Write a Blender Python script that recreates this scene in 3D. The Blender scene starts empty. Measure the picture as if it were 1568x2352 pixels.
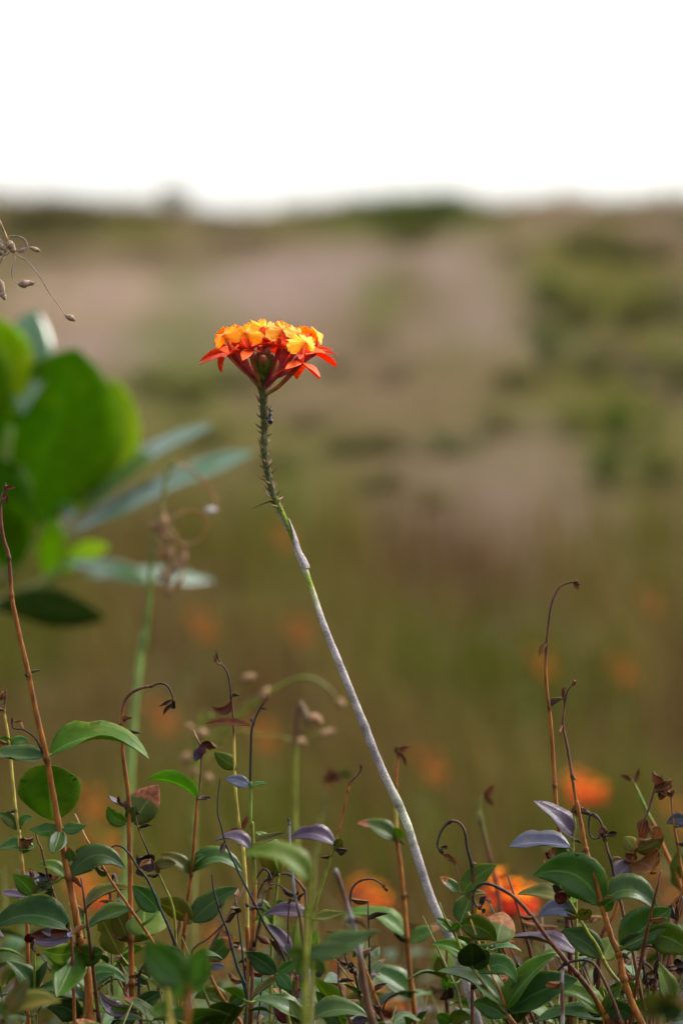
import bpy, math, random
from mathutils import Vector, Matrix, noise
R = math.radians
sc = bpy.context.scene
col = sc.collection

# ------------------------------------------------------------------ camera, sky, sun, exposure
CAMZ, FD = 0.55, 3.0                        # camera height, distance of the plane in focus
FW, FH = 0.36, 0.54                         # size of the picture at that distance (m)
cd = bpy.data.cameras.new('camera'); cam = bpy.data.objects.new('camera', cd); col.objects.link(cam)
cam.location = (0, -FD, CAMZ); cam.rotation_euler = (R(90), 0, 0)
cd.sensor_fit = 'VERTICAL'; cd.sensor_height = 36; cd.sensor_width = 24; cd.lens = 200
cd.clip_start = 0.1; cd.clip_end = 5000
cd.dof.use_dof = True; cd.dof.focus_distance = FD; cd.dof.aperture_fstop = 9.8
sc.camera = cam
SUN_EL, SUN_AZ = 50, 66                     # azimuth from +Y towards +X
w = bpy.data.worlds.new('World'); sc.world = w; w.use_nodes = True
nt = w.node_tree; bg = nt.nodes['Background']
sky = nt.nodes.new('ShaderNodeTexSky'); sky.sky_type = 'NISHITA'; sky.sun_disc = False
sky.sun_elevation = R(SUN_EL); sky.sun_rotation = R(SUN_AZ)
sky.air_density = 1.0; sky.dust_density = 4.0; sky.ozone_density = 1.5
hs = nt.nodes.new('ShaderNodeHueSaturation'); hs.inputs['Saturation'].default_value = 0.45   # thin white cloud
nt.links.new(sky.outputs[0], hs.inputs['Color']); nt.links.new(hs.outputs[0], bg.inputs[0])
bg.inputs[1].default_value = 0.15
sl = bpy.data.lights.new('sun', 'SUN'); sun = bpy.data.objects.new('sun', sl); col.objects.link(sun)
sl.energy = 1.1; sl.angle = R(12); sl.color = (1, .95, .87)
sd = Vector((math.sin(R(SUN_AZ))*math.cos(R(SUN_EL)), math.cos(R(SUN_AZ))*math.cos(R(SUN_EL)), math.sin(R(SUN_EL))))
sun.rotation_euler = sd.to_track_quat('Z', 'Y').to_euler()
vs = sc.view_settings
vs.view_transform = 'Standard'; vs.look = 'None'; vs.gamma = 1; vs.exposure = 1.65; vs.use_curve_mapping = False
sc.cycles.use_denoising = True
sc.cycles.max_bounces = 10; sc.cycles.transparent_max_bounces = 8

# ------------------------------------------------------------------ picture coordinates -> places
# photo points are written in the frames I measured them in; the result is in a 1568 x 2352 picture
CR = {0: (0, 0, 1), 1: (401.9, 688.9, .2929), 2: (0, 459.3, .4393), 3: (0, 1435.3, .3662), 4: (0, 1837.3, .3662),
      5: (516.7, 1435.3, .3662), 6: (516.7, 1837.3, .3662), 7: (993.9, 1263.1, .3662), 8: (993.9, 1837.3, .3662)}
PX = FW/1568                                # one picture unit at the plane in focus, in metres
def sp(c, x, y): o = CR[c]; return (o[0]+o[2]*x, o[1]+o[2]*y)
def at(x, y, d): return Vector(((x-784)*PX*d/FD, d-FD, CAMZ+(1176-y)*PX*d/FD))

def lerp(a, b, t): return a+(b-a)*t
def interp(tab, x):
    if x <= tab[0][0]: return tab[0][1]
    for (x0, y0), (x1, y1) in zip(tab, tab[1:]):
        if x <= x1:
            t = (x-x0)/(x1-x0); return lerp(y0, y1, t*t*(3-2*t)*.35+t*.65)
    return tab[-1][1]
PROF = [(-100, 0), (9, 0), (12, .22), (15, .53), (22, 1.18), (30, 1.85), (38, 2.55), (44, 3.0), (47, 3.1), (52, 2.8), (66, 1.5), (95, .4), (150, 0), (5000, 0)]
SKYL = [(-900, 470), (-400, 452), (0, 462), (150, 472), (270, 480), (400, 484), (530, 508), (660, 494), (850, 474), (1000, 464), (1130, 484), (1250, 464), (1350, 478), (1470, 466), (1568, 466), (2000, 455), (2500, 475)]
def terr(x, y):
    d = y+FD
    b = interp(PROF, d)
    if d > 9:
        px = x*FD/47/PX+784
        cz = CAMZ+(1176-interp(SKYL, px))*PX*47/FD
        k = min(1, max(0, (d-20)/25))
        b *= lerp(1, cz/3.1, k)
    a = .012+.05*min(1, max(0, (d-9)/20))*(1-min(1, max(0, (d-36)/9))) + .3*min(1, max(0, (d-60)/80))
    b += a*noise.noise(Vector((x*.55, y*.45, 3.1)))+.25*a*noise.noise(Vector((x*2.1, y*2.1, 7.7)))
    return b
def ground_at(px, py):
    d = 5.0
    while d < 60:
        p = at(px, py, d)
        if p.z <= terr(p.x, p.y): return p, d
        d += .05
    return None, None

# ------------------------------------------------------------------ mesh helpers
def mkobj(name, V, F, mats, parent=None, loc=None, cols=None, uvs=None, midx=None, smooth=True):
    me = bpy.data.meshes.new(name); me.from_pydata(V, [], F); 
    for m in (mats if isinstance(mats, (list, tuple)) else [mats]): me.materials.append(m)
    if cols:
        at_ = me.attributes.new('Col', 'FLOAT_COLOR', 'POINT'); at_.data.foreach_set('color', [c for k in cols for c in (k[0], k[1], k[2], 1)])
    if uvs:
        au = me.attributes.new('leafuv', 'FLOAT_VECTOR', 'POINT'); au.data.foreach_set('vector', [c for k in uvs for c in k])
    if midx: me.polygons.foreach_set('material_index', midx)
    if smooth: me.polygons.foreach_set('use_smooth', [True]*len(me.polygons))
    me.update()
    o = bpy.data.objects.new(name, me); col.objects.link(o)
    if parent: o.parent = parent
    if loc is not None: o.location = loc
    return o
def empty(name, loc, label, cat, group=None):
    o = bpy.data.objects.new(name, None); col.objects.link(o); o.location = loc; o.empty_display_size = .02
    tag(o, label, cat, group); return o
def tag(o, label=None, cat=None, group=None, kind=None):
    if label: o['label'] = label
    if cat: o['category'] = cat
    if group: o['group'] = group
    if kind: o['kind'] = kind
def copy_tree(o, parent=None):
    c = o.copy(); col.objects.link(c); c.parent = parent
    for ch in list(o.children): copy_tree(ch, c)
    return c
def catmull(P, n):
    """P: list of tuples of any length -> smooth list with n steps per span"""
    if len(P) < 3: n = max(n, 4)
    out = []
    for i in range(len(P)-1):
        p0 = P[max(0, i-1)]; p1 = P[i]; p2 = P[i+1]; p3 = P[min(len(P)-1, i+2)]
        for k in range(n):
            t = k/n; t2 = t*t; t3 = t2*t
            out.append([.5*((2*b)+(-a+c)*t+(2*a-5*b+4*c-e)*t2+(-a+3*b-3*c+e)*t3) for a, b, c, e in zip(p0, p1, p2, p3)])
    out.append(list(P[-1])); return out
def tube(P, rad, cols=None, seg=8, V=None, F=None, C=None, arc=None):
    """adds a tube along the points P (Vectors)"""
    V = [] if V is None else V; F = [] if F is None else F; C = [] if C is None else C
    b0 = len(V); n = len(P); u = None
    for i in range(n):
        t = (P[min(n-1, i+1)]-P[max(0, i-1)])
        if t.length < 1e-9: t = Vector((0, 0, 1))
        t.normalize()
        if u is None:
            u = Vector((1, 0, 0)) if abs(t.x) < .8 else Vector((0, 1, 0))
        u = u-t*u.dot(t); u.normalize(); v = t.cross(u)
        for k in range(seg):
            a = 2*math.pi*k/seg
            V.append(P[i]+(u*math.cos(a)+v*math.sin(a))*rad[i])
            C.append(cols[i] if cols else (1, 1, 1))
    for i in range(n-1):
        for k in range(seg):
            a = b0+i*seg+k; b = b0+i*seg+(k+1) % seg
            F.append((a, b, b+seg, a+seg))
    F.append(tuple(b0+k for k in range(seg-1, -1, -1))); F.append(tuple(b0+(n-1)*seg+k for k in range(seg)))
    return V, F, C

# ------------------------------------------------------------------ materials
def newmat(name):
    m = bpy.data.materials.new(name); m.use_nodes = True
    nt = m.node_tree; return m, nt, nt.nodes, nt.links, nt.nodes['Principled BSDF']
def nmath(N, L, op, a, b=None, c=None, clamp=False):
    n = N.new('ShaderNodeMath'); n.operation = op; n.use_clamp = clamp
    for i, v in enumerate((a, b, c)):
        if v is None: continue
        if isinstance(v, (int, float)): n.inputs[i].default_value = v
        else: L.new(v, n.inputs[i])
    return n.outputs[0]
def nmix(N, L, f, a, b, mode='MIX'):
    n = N.new('ShaderNodeMix'); n.data_type = 'RGBA'; n.blend_type = mode
    for s, v in ((0, f), (6, a), (7, b)):
        if isinstance(v, (int, float)): n.inputs[s].default_value = v
        elif isinstance(v, tuple): n.inputs[s].default_value = (*v[:3], 1)
        else: L.new(v, n.inputs[s])
    return n.outputs[2]
def nnoise(N, L, scale, detail=3, vec=None, rough=.55):
    n = N.new('ShaderNodeTexNoise'); n.inputs['Scale'].default_value = scale; n.inputs['Detail'].default_value = detail; n.inputs['Roughness'].default_value = rough
    if vec is not None: L.new(vec, n.inputs['Vector'])
    return n.outputs['Fac']
def nstep(N, L, v, a, b):
    n = N.new('ShaderNodeMapRange'); n.interpolation_type = 'SMOOTHSTEP'; n.inputs[1].default_value = a; n.inputs[2].default_value = b
    L.new(v, n.inputs[0]); return n.outputs[0]
def objvec(N, L):
    tc = N.new('ShaderNodeTexCoord'); oi = N.new('ShaderNodeObjectInfo')
    ad = N.new('ShaderNodeVectorMath'); ad.operation = 'ADD'
    mul = N.new('ShaderNodeVectorMath'); mul.operation = 'SCALE'; mul.inputs[0].default_value = (7.1, 3.7, 5.3)
    L.new(oi.outputs['Random'], mul.inputs['Scale']); L.new(tc.outputs['Object'], ad.inputs[0]); L.new(mul.outputs[0], ad.inputs[1])
    return ad.outputs[0], oi.outputs['Random']
def bump(N, L, bs, h, strength, dist):
    b = N.new('ShaderNodeBump'); b.inputs['Strength'].default_value = strength; b.inputs['Distance'].default_value = dist
    L.new(h, b.inputs['Height']); L.new(b.outputs[0], bs.inputs['Normal'])

def leaf_mat(name, c, c2, rough=.32, trans=.38, spots=.0, dry=0., rim=(.16, .15, .025), vein=.3, spec=.14, hue=.035):
    m, nt, N, L, bs = newmat(name)
    a = N.new('ShaderNodeAttribute'); a.attribute_name = 'leafuv'
    s = N.new('ShaderNodeSeparateXYZ'); L.new(a.outputs['Vector'], s.inputs[0])
    au = nmath(N, L, 'ABSOLUTE', s.outputs[0])                       # 0 midrib, 1 margin
    vec, rnd = objvec(N, L)
    n1 = nnoise(N, L, 90, 4, vec); n2 = nnoise(N, L, 420, 4, vec)
    k = nstep(N, L, n1, .3, .7)
    base = nmix(N, L, k, c, c2)
    # side veins
    ph = nmath(N, L, 'SUBTRACT', nmath(N, L, 'MULTIPLY', s.outputs[1], 44), nmath(N, L, 'MULTIPLY', au, 17))
    sv = nmath(N, L, 'POWER', nmath(N, L, 'ABSOLUTE', nmath(N, L, 'COSINE', ph)), 14)
    mid = nmath(N, L, 'SUBTRACT', 1, nstep(N, L, au, .02, .10))
    vv = nmath(N, L, 'MAXIMUM', mid, nmath(N, L, 'MULTIPLY', nmath(N, L, 'MULTIPLY', sv, n1), .22))
    base = nmix(N, L, nmath(N, L, 'MULTIPLY', vv, vein), base, tuple(min(1, x*2.2+.05) for x in c2))
    n5 = nnoise(N, L, 48, 3, vec)
    base = nmix(N, L, nmath(N, L, 'MULTIPLY', nstep(N, L, n5, .54, .72), .45), base, tuple(x*y for x, y in zip(c2, (2.1, 1.25, .7))))
    base = nmix(N, L, nmath(N, L, 'MULTIPLY', nstep(N, L, nnoise(N, L, 700, 2, vec), .62, .72), .35), base, tuple(x*.35 for x in c))
    # yellowish worn margin
    rm = nmath(N, L, 'MULTIPLY', nstep(N, L, au, .86, 1.0), nstep(N, L, n2, .35, .6))
    base = nmix(N, L, nmath(N, L, 'MULTIPLY', rm, .75), base, rim)
    if spots:
        n3 = nnoise(N, L, 260, 2, vec)
        base = nmix(N, L, nmath(N, L, 'MULTIPLY', nstep(N, L, n3, .68, .73), spots), base, (.05, .022, .01))
    if dry:
        n4 = nnoise(N, L, 60, 4, vec)
        e = nstep(N, L, nmath(N, L, 'ADD', s.outputs[1], nmath(N, L, 'MULTIPLY', nmath(N, L, 'SUBTRACT', n4, .5), .7)), dry-.06, dry+.05)
        dcol = nmix(N, L, nstep(N, L, n2, .35, .65), (.20, .075, .03), (.34, .17, .075))
        base = nmix(N, L, e, base, dcol)
    hsv = N.new('ShaderNodeHueSaturation'); L.new(base, hsv.inputs['Color'])
    L.new(nmath(N, L, 'ADD', .5-hue/2, nmath(N, L, 'MULTIPLY', rnd, hue)), hsv.inputs['Hue'])
    L.new(nmath(N, L, 'ADD', .75, nmath(N, L, 'MULTIPLY', rnd, .5)), hsv.inputs['Value'])
    base = hsv.outputs[0]
    L.new(base, bs.inputs['Base Color'])
    L.new(nmath(N, L, 'ADD', rough-.06, nmath(N, L, 'MULTIPLY', n2, .2)), bs.inputs['Roughness'])
    bs.inputs['Specular IOR Level'].default_value = spec
    bump(N, L, bs, nmath(N, L, 'ADD', nmath(N, L, 'MULTIPLY', vv, -.5), n2), .35, .0006)
    tr = N.new('ShaderNodeBsdfTranslucent')
    tcol = nmix(N, L, 1., base, (2.2, 2.4, 1.1), 'MULTIPLY'); L.new(tcol, tr.inputs[0])
    mx = N.new('ShaderNodeMixShader'); mx.inputs[0].default_value = trans
    L.new(bs.outputs[0], mx.inputs[1]); L.new(tr.outputs[0], mx.inputs[2])
    L.new(mx.outputs[0], N['Material Output'].inputs[0])
    return m
LM = {}
def pair(k, c, c2, u, u2, **kw):
    dry_under = {x: kw[x] for x in ('dry', 'spots', 'hue') if x in kw}
    us, uv = (.02, .08) if k.startswith('broad') else (.12, .4)
    LM[k] = [leaf_mat('leaf_'+k+'_upper', c, c2, **kw), leaf_mat('leaf_'+k+'_underside', u, u2, rough=.55, spec=us, vein=uv, trans=kw.get('trans', .38), **dry_under)]
pair('green', (.036, .072, .003), (.058, .104, .005), (.058, .090, .006), (.080, .112, .009))
pair('teal', (.025, .064, .007), (.042, .092, .010), (.044, .080, .010), (.062, .098, .014), rough=.34, spec=.28)
pair('olive', (.060, .064, .008), (.088, .082, .010), (.072, .070, .009), (.10, .09, .012), spots=.5)
pair('bright', (.065, .125, .006), (.095, .16, .014), (.085, .135, .011), (.11, .165, .016), trans=.42)
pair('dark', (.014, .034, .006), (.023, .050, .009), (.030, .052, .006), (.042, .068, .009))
pair('purple', (.050, .034, .056), (.074, .052, .076), (.052, .030, .030), (.07, .05, .03), rough=.3, spec=.2, rim=(.15, .06, .07))  # purple leaf colour, with some violet sky sheen put into the tint
pair('lavender', (.066, .072, .11), (.098, .104, .15), (.065, .072, .045), (.09, .095, .05), rough=.28, spec=.28)  # bluish upper colour stands in for sky sheen on the leaf
pair('yellow', (.22, .19, .012), (.28, .23, .02), (.2, .17, .012), (.26, .21, .02))
pair('half', (.036, .068, .014), (.055, .088, .018), (.048, .08, .012), (.07, .095, .02), dry=.58)
pair('tipdry', (.04, .08, .014), (.06, .10, .018), (.055, .09, .012), (.08, .11, .018), dry=.8)
pair('maroon', (.06, .008, .009), (.09, .013, .012), (.07, .011, .01), (.09, .02, .013), rough=.3, rim=(.15, .015, .02))
pair('dry', (.085, .030, .012), (.20, .080, .030), (.075, .027, .012), (.15, .06, .025), rough=.6, spec=.2, trans=.25, vein=.15, rim=(.05, .02, .01), hue=.03)
pair('black', (.018, .010, .006), (.045, .020, .011), (.016, .009, .006), (.035, .017, .01), rough=.6, spec=.2, trans=.1, vein=.2, rim=(.03, .012, .006), hue=.03)
pair('broad', (.030, .10, .003), (.042, .125, .004), (.062, .165, .000), (.080, .195, .000), rough=.36, trans=.55, hue=.03, spec=.4, vein=.1)
pair('broadwaxy', (.045, .12, .03), (.06, .145, .04), (.040, .095, .006), (.055, .11, .007), rough=.2, trans=.3, hue=.02, spec=1., vein=.05)
pair('broadyellow', (.13, .24, .004), (.16, .26, .006), (.17, .27, .002), (.20, .29, .003), rough=.34, trans=.55, hue=.03, vein=.12)

def attr_mat(name, rough=.55, scale=300, amt=.5, bmp=.4, spec=.15, trans=0, stretch=True, contrast=0):
    """colour comes from the piece's own colour attribute, mottled by noise"""
    m, nt, N, L, bs = newmat(name)
    a = N.new('ShaderNodeAttribute'); a.attribute_name = 'Col'
    vec, rnd = objvec(N, L)
    mp = N.new('ShaderNodeMapping'); mp.inputs['Scale'].default_value = (1, 1, .22) if stretch is True else (.3, .3, 1) if stretch else (1, 1, 1); L.new(vec, mp.inputs[0])
    n1 = nnoise(N, L, scale, 5, mp.outputs[0], .65); n2 = nnoise(N, L, scale*.2, 3, vec)
    f = nmath(N, L, 'ADD', 1-amt, nmath(N, L, 'MULTIPLY', nmath(N, L, 'ADD', n1, n2), amt))
    if contrast: f = nmath(N, L, 'ADD', contrast, nmath(N, L, 'MULTIPLY', nstep(N, L, nmath(N, L, 'ADD', nmath(N, L, 'MULTIPLY', n1, .7), nmath(N, L, 'MULTIPLY', n2, .3)), .36, .62), 1.35-contrast))
    f = nmath(N, L, 'MAXIMUM', f, .15)
    g = N.new('ShaderNodeCombineColor')
    for i in range(3): L.new(f, g.inputs[i])
    c = nmix(N, L, 1., a.outputs['Color'], g.outputs[0], 'MULTIPLY')
    L.new(c, bs.inputs['Base Color']); bs.inputs['Roughness'].default_value = rough; bs.inputs['Specular IOR Level'].default_value = spec
    bump(N, L, bs, n1, bmp, .0008)
    if trans:
        tr = N.new('ShaderNodeBsdfTranslucent'); L.new(c, tr.inputs[0])
        mx = N.new('ShaderNodeMixShader'); mx.inputs[0].default_value = trans
        L.new(bs.outputs[0], mx.inputs[1]); L.new(tr.outputs[0], mx.inputs[2]); L.new(mx.outputs[0], N['Material Output'].inputs[0])
    return m
M_STEM = attr_mat('plant_stem', .5, 420, .8, .6, contrast=.55)
M_BARK = attr_mat('grey_orchid_cane', .7, 900, .8, .9, contrast=.66, stretch=False)
M_SEED = attr_mat('dry_seed', .65, 900, .9, .7, stretch=False)
M_BLADE = attr_mat('grass_blade', .7, 40, .5, 0, spec=.03, trans=.3)
M_SHRUB = attr_mat('shrub_leaf', .6, 25, .5, 0, spec=.05, trans=.3)
M_ANT = attr_mat('insect_shell', .25, 600, .3, .1, .6)

def petal_mat(name, c, c2, rough=.45, trans=.4):
    m, nt, N, L, bs = newmat(name)
    a = N.new('ShaderNodeAttribute'); a.attribute_name = 'leafuv'
    s = N.new('ShaderNodeSeparateXYZ'); L.new(a.outputs['Vector'], s.inputs[0])
    vec, rnd = objvec(N, L)
    n1 = nnoise(N, L, 350, 4, vec)
    st = nmath(N, L, 'POWER', nmath(N, L, 'ABSOLUTE', nmath(N, L, 'SINE', nmath(N, L, 'MULTIPLY', s.outputs[0], 9))), 3)
    k = nmath(N, L, 'ADD', nmath(N, L, 'MULTIPLY', nstep(N, L, n1, .3, .7), .6), nmath(N, L, 'MULTIPLY', st, .35), clamp=True)
    base = nmix(N, L, k, c, c2)
    base = nmix(N, L, nmath(N, L, 'MULTIPLY', s.outputs[2], 1), base, (.75, .10, .01))   # third channel: orange-red throat
    hsv = N.new('ShaderNodeHueSaturation'); L.new(base, hsv.inputs['Color'])
    L.new(nmath(N, L, 'ADD', .493, nmath(N, L, 'MULTIPLY', rnd, .014)), hsv.inputs['Hue'])
    L.new(nmath(N, L, 'ADD', .85, nmath(N, L, 'MULTIPLY', rnd, .3)), hsv.inputs['Value'])
    L.new(hsv.outputs[0], bs.inputs['Base Color']); bs.inputs['Roughness'].default_value = rough; bs.inputs['Specular IOR Level'].default_value = .3
    bump(N, L, bs, n1, .3, .0005)
    tr = N.new('ShaderNodeBsdfTranslucent'); L.new(hsv.outputs[0], tr.inputs[0])
    mx = N.new('ShaderNodeMixShader'); mx.inputs[0].default_value = trans
    L.new(bs.outputs[0], mx.inputs[1]); L.new(tr.outputs[0], mx.inputs[2]); L.new(mx.outputs[0], N['Material Output'].inputs[0])
    return m
M_TEPAL = petal_mat('orchid_tepal_red', (.80, .065, .012), (.96, .17, .022), trans=.48)
M_LIP = petal_mat('orchid_lip_orange', (.96, .42, .006), (1., .55, .012), trans=.5)

# ------------------------------------------------------------------ leaf builder
def leaf_geo(B, T, N0, w, arcv=Vector((0, 0, 0)), fold=.28, crumple=0., seed=0, thick=.00035, petiole=None, shape=1.0, na=14, nb=3, tipcurl=0., pr=.0008, wavy=True):
    """a blade from B to T, upper side towards N0, w wide; returns V, F, UV, material indices"""
    rnd = random.Random(seed)
    V, F, U, Mi = [], [], [], []
    Lg = (T-B).length
    mids = []
    for i in range(na+1):
        t = (1-math.cos(math.pi*i/na))/2
        p = B.lerp(T, t)+arcv*(4*t*(1-t))
        if tipcurl: p = p-N0*(tipcurl*Lg*max(0, t-.6)**2*4)
        mids.append(p)
    rows = []
    ns = 2*nb+1
    ph = rnd.uniform(0, 6.28); fr = rnd.uniform(6, 11); tw = rnd.uniform(-.45, .45)*(5 if crumple else 1); asy = rnd.uniform(-.12, .12); bite = (rnd.choice((-1, 1)), rnd.uniform(.3, .9), rnd.uniform(.15, .5)) if wavy and rnd.random() < .38 else None
    for i in range(na+1):
        t = (1-math.cos(math.pi*i/na))/2
        tg = (mids[min(na, i+1)]-mids[max(0, i-1)]).normalized()
        b = tg.cross(N0); 
        if b.length < 1e-6: b = tg.orthogonal()
        b.normalize(); n = b.cross(tg).normalized()
        if wavy:
            rt = Matrix.Rotation(tw*(t-.35), 3, tg); b = rt @ b; n = rt @ n
        if shape < 0: wt = max(0, math.sin(math.pi*t**1.22))**.74*w/2            # paddle: widest beyond the middle
        elif shape == 0: wt = max(0, math.sin(math.pi*t))**.55*w/2               # nearly round
        else: wt = max(0, math.sin(math.pi*t**.85))**.8*(1-.12*t)*1.05*w/2       # ovate with a point
        if not 0 < i < na: wt = w*.012
        row = []
        for j in range(ns):
            u = (j-nb)/nb
            p = mids[i]+b*(u*wt*(1+asy*(1 if u > 0 else -1)))+n*(fold*abs(u)**1.5*wt)+n*(.10*wt*math.sin(fr*t+ph+u*1.5)*u*u)
            if bite and u*bite[0] > .4: p = p-b*(u*wt*bite[2]*math.exp(-((t-bite[1])/.07)**2))
            if crumple:
                q = p*55+Vector((seed*3.1, seed*1.7, 0))
                p = p+Vector((noise.noise(q), noise.noise(q+Vector((9, 1, 4))), noise.noise(q+Vector((3, 8, 2)))))*crumple*w
                p = p+n*(abs(u)**2*wt*crumple*1.6)-b*(u*wt*crumple*.5)
            row.append((p, n, u, t))
        rows.append(row)
    for sgn in (0, 1):
        o = len(V)
        for row in rows:
            for (p, n, u, t) in row:
                k = (1-abs(u)**4)
                V.append(p-n*thick*sgn*(.35+.65*k)); U.append((u, t, 0))
        for i in range(na):
            for j in range(ns-1):
                a = o+i*ns+j; q = (a, a+1, a+1+ns, a+ns)
                F.append(q if sgn else q[::-1]); Mi.append(sgn)
    o2 = (na+1)*ns
    ring = [j for j in range(ns)]+[i*ns+ns-1 for i in range(1, na+1)]+[na*ns+j for j in range(ns-2, -1, -1)]+[i*ns for i in range(na-1, 0, -1)]
    for a, b in zip(ring, ring[1:]+ring[:1]):
        F.append((a, b, b+o2, a+o2)); Mi.append(1)
    if petiole is not None:
        tt = (mids[1]-mids[0]).normalized()
        P = [petiole, petiole.lerp(B, .55)+Vector((0, 0, -.0006)), B+tt*.0008, mids[1]-N0*thick]
        nf = len(F)
        C = []
        tube(P, [pr*1.3, pr, pr*.9, pr*.4], None, 6, V, F, C)
        U += [(0, 0, 0)]*(len(V)-len(U)); Mi += [1]*(len(F)-nf)
    return V, F, U, Mi

def img_leaf(parent, origin, b, t, aw, kind, d, arc=0, side=1, dt=0., seed=0, stems=(), name='leaf', label=None, ratio=.56, shape=None, fold=None, wavy=True):
    """b, t: picture points (base, tip) at distance d; aw: how wide the blade shows, in metres at d"""
    B = at(b[0], b[1], d); k = PX*d/FD
    dry = kind in ('dry', 'black')
    L2 = math.hypot(t[0]-b[0], t[1]-b[1])*k
    awm = aw*k
    awm *= 1.1; full = max(awm, ratio*L2)
    if dry: full = max(awm, .2*L2)
    need = full*1.4
    dep = dt
    if L2 < need and not dt and not dry: dep = (-1 if side > 0 else 1)*math.sqrt(max(0, need*need-L2*L2))*.8
    T = at(t[0], t[1], d); T.y += dep
    ax = (T-B).normalized(); v = Vector((0, -1, 0))
    f = v-ax*v.dot(ax)
    if f.length < 1e-4: f = Vector((0, 0, 1))
    f.normalize(); e = ax.cross(f).normalized()
    if e.z < 0: e = -e
    if abs(e.z) < .12: e = e*(1 if (seed % 2) else -1)
    c = min(1., awm/full); s = math.sqrt(1-c*c)
    if shape is None: shape = 0 if L2 < 1.25*awm else 1
    Nn = (f*c*side+e*s).normalized()
    ip = Vector((-(t[1]-b[1]), 0, -(t[0]-b[0])))           # picture normal
    if ip.length < 1e-6: ip = Vector((0, 0, 1))
    ip.normalize()
    if ip.z < 0 or (abs(ip.z) < .05 and ip.x < 0): ip = -ip
    arcv = ip*arc*k
    pet = None
    best = None
    for st in stems:
        for q in st:
            dd = (q-B).length+max(0, q.z-B.z)*.7
            if best is None or dd < best: best, pet = dd, q
    if pet is not None and (pet-B).length < .0015: pet = None
    if pet is not None and (pet-B).length > .06: pet = None
    cr = .42 if kind in ('dry', 'black') else 0
    V, F, U, Mi = leaf_geo(B-origin, T-origin, Nn, full, arcv, fold=fold if fold is not None else (.2 if c > .8 else .38), crumple=cr, seed=seed, shape=shape, wavy=wavy, petiole=None if pet is None else pet-origin)
    o = mkobj(name, V, F, LM[kind], parent, uvs=U, midx=Mi)
    if label: o['label'] = label
    return o

SC = {'or': (.19, .064, .009), 'ye': (.33, .25, .05), 'yg': (.14, .15, .014), 'dk': (.022, .015, .011), 'db': (.085, .036, .018), 'gy': (.17, .15, .14),
      'bk': (.018, .026, .017), 'rd': (.09, .028, .011), 'tn': (.28, .17, .075), 'ol': (.13, .12, .025), 'gn': (.10, .15, .02), 'lg': (.15, .22, .05)}
def parse_pts(s):
    c = 0; out = []
    for tok in s.split():
        if ':' in tok: a, tok = tok.split(':'); c = int(a)
        nd = tok.endswith('*'); tok = tok.rstrip('*')
        v = [float(q) for q in tok.split(',')]
        out.append((*sp(c, v[0], v[1]), v[2] if len(v) > 2 else 0., nd))
    return out
SEED = [0]
def stem_mesh(parent, origin, s, d, r0, r1, cs, root, name='stem', mat=None, seg=8, taper=None):
    P = parse_pts(s); k = PX*d/FD
    pts = [(*at(p[0], p[1], d+p[2]),) for p in P]
    n = len(pts)
    rr = [lerp(r0, r1, i/max(1, n-1))*k*.88 for i in range(n)]
    cl = [SC[c] for c in cs.split()]
    fine = catmull([(*p, r, 1. if q[3] else 0.) for p, r, q in zip(pts, rr, P)], 6)
    fine = [(Vector(f[:3]), f[3], i % 6 == 0 and P[min(n-1, i//6)][3]) for i, f in enumerate(fine)]
    m = len(fine)
    out, rad, cols = [], [], []
    rng = random.Random(SEED[0]); SEED[0] += 1
    for i, (p, r, nd) in enumerate(fine):
        t = i/max(1, m-1)*(len(cl)-1); a = int(t); b = min(a+1, len(cl)-1); f = t-a; f = min(1, max(0, (f-.35)/.3))
        c = tuple(lerp(x, y, f) for x, y in zip(cl[a], cl[b])); j = rng.uniform(.88, 1.12)
        c = tuple(x*j for x in c)
        if nd:
            dr = (fine[min(m-1, i+1)][0]-fine[max(0, i-1)][0]).normalized()
            for o_, q in ((-.9, 1.0), (-.3, 1.22), (.3, 1.3), (.9, 1.02)):
                out.append(p+dr*o_*r*1.3); rad.append(r*q); cols.append(tuple(x*(.6 if q > 1 else .95) for x in c))
        else:
            out.append(p+Vector((rng.uniform(-1, 1), rng.uniform(-1, 1), 0))*r*.06); rad.append(r*rng.uniform(.94, 1.06)); cols.append(c)
    rad[0] *= .35
    vis = list(out)
    if root:
        p = out[-1]; g = terr(p.x, p.y)-.01
        dr = (out[-1]-out[-min(6, len(out))]); dx = dr.x/max(1e-4, -dr.z) if dr.z < 0 else 0
        dx = max(-.5, min(.5, dx)); H = p.z-g
        for i in range(1, 6):
            t = i/5
            out.append(Vector((p.x+dx*H*(t-.35*t*t), p.y+.02*t*t, p.z-H*t))); rad.append(r1*k*(1+.25*t)); cols.append(cols[-1])
    V, F, C = tube([q-origin for q in out], rad, cols, seg)
    o = mkobj(name, V, F, mat or M_STEM, parent, cols=C)
    return o, vis, out[-1]
def foot(s, d):
    p = parse_pts(s)[-1]; q = at(p[0], p[1], d); return Vector((q.x, q.y, terr(q.x, q.y)))

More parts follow.
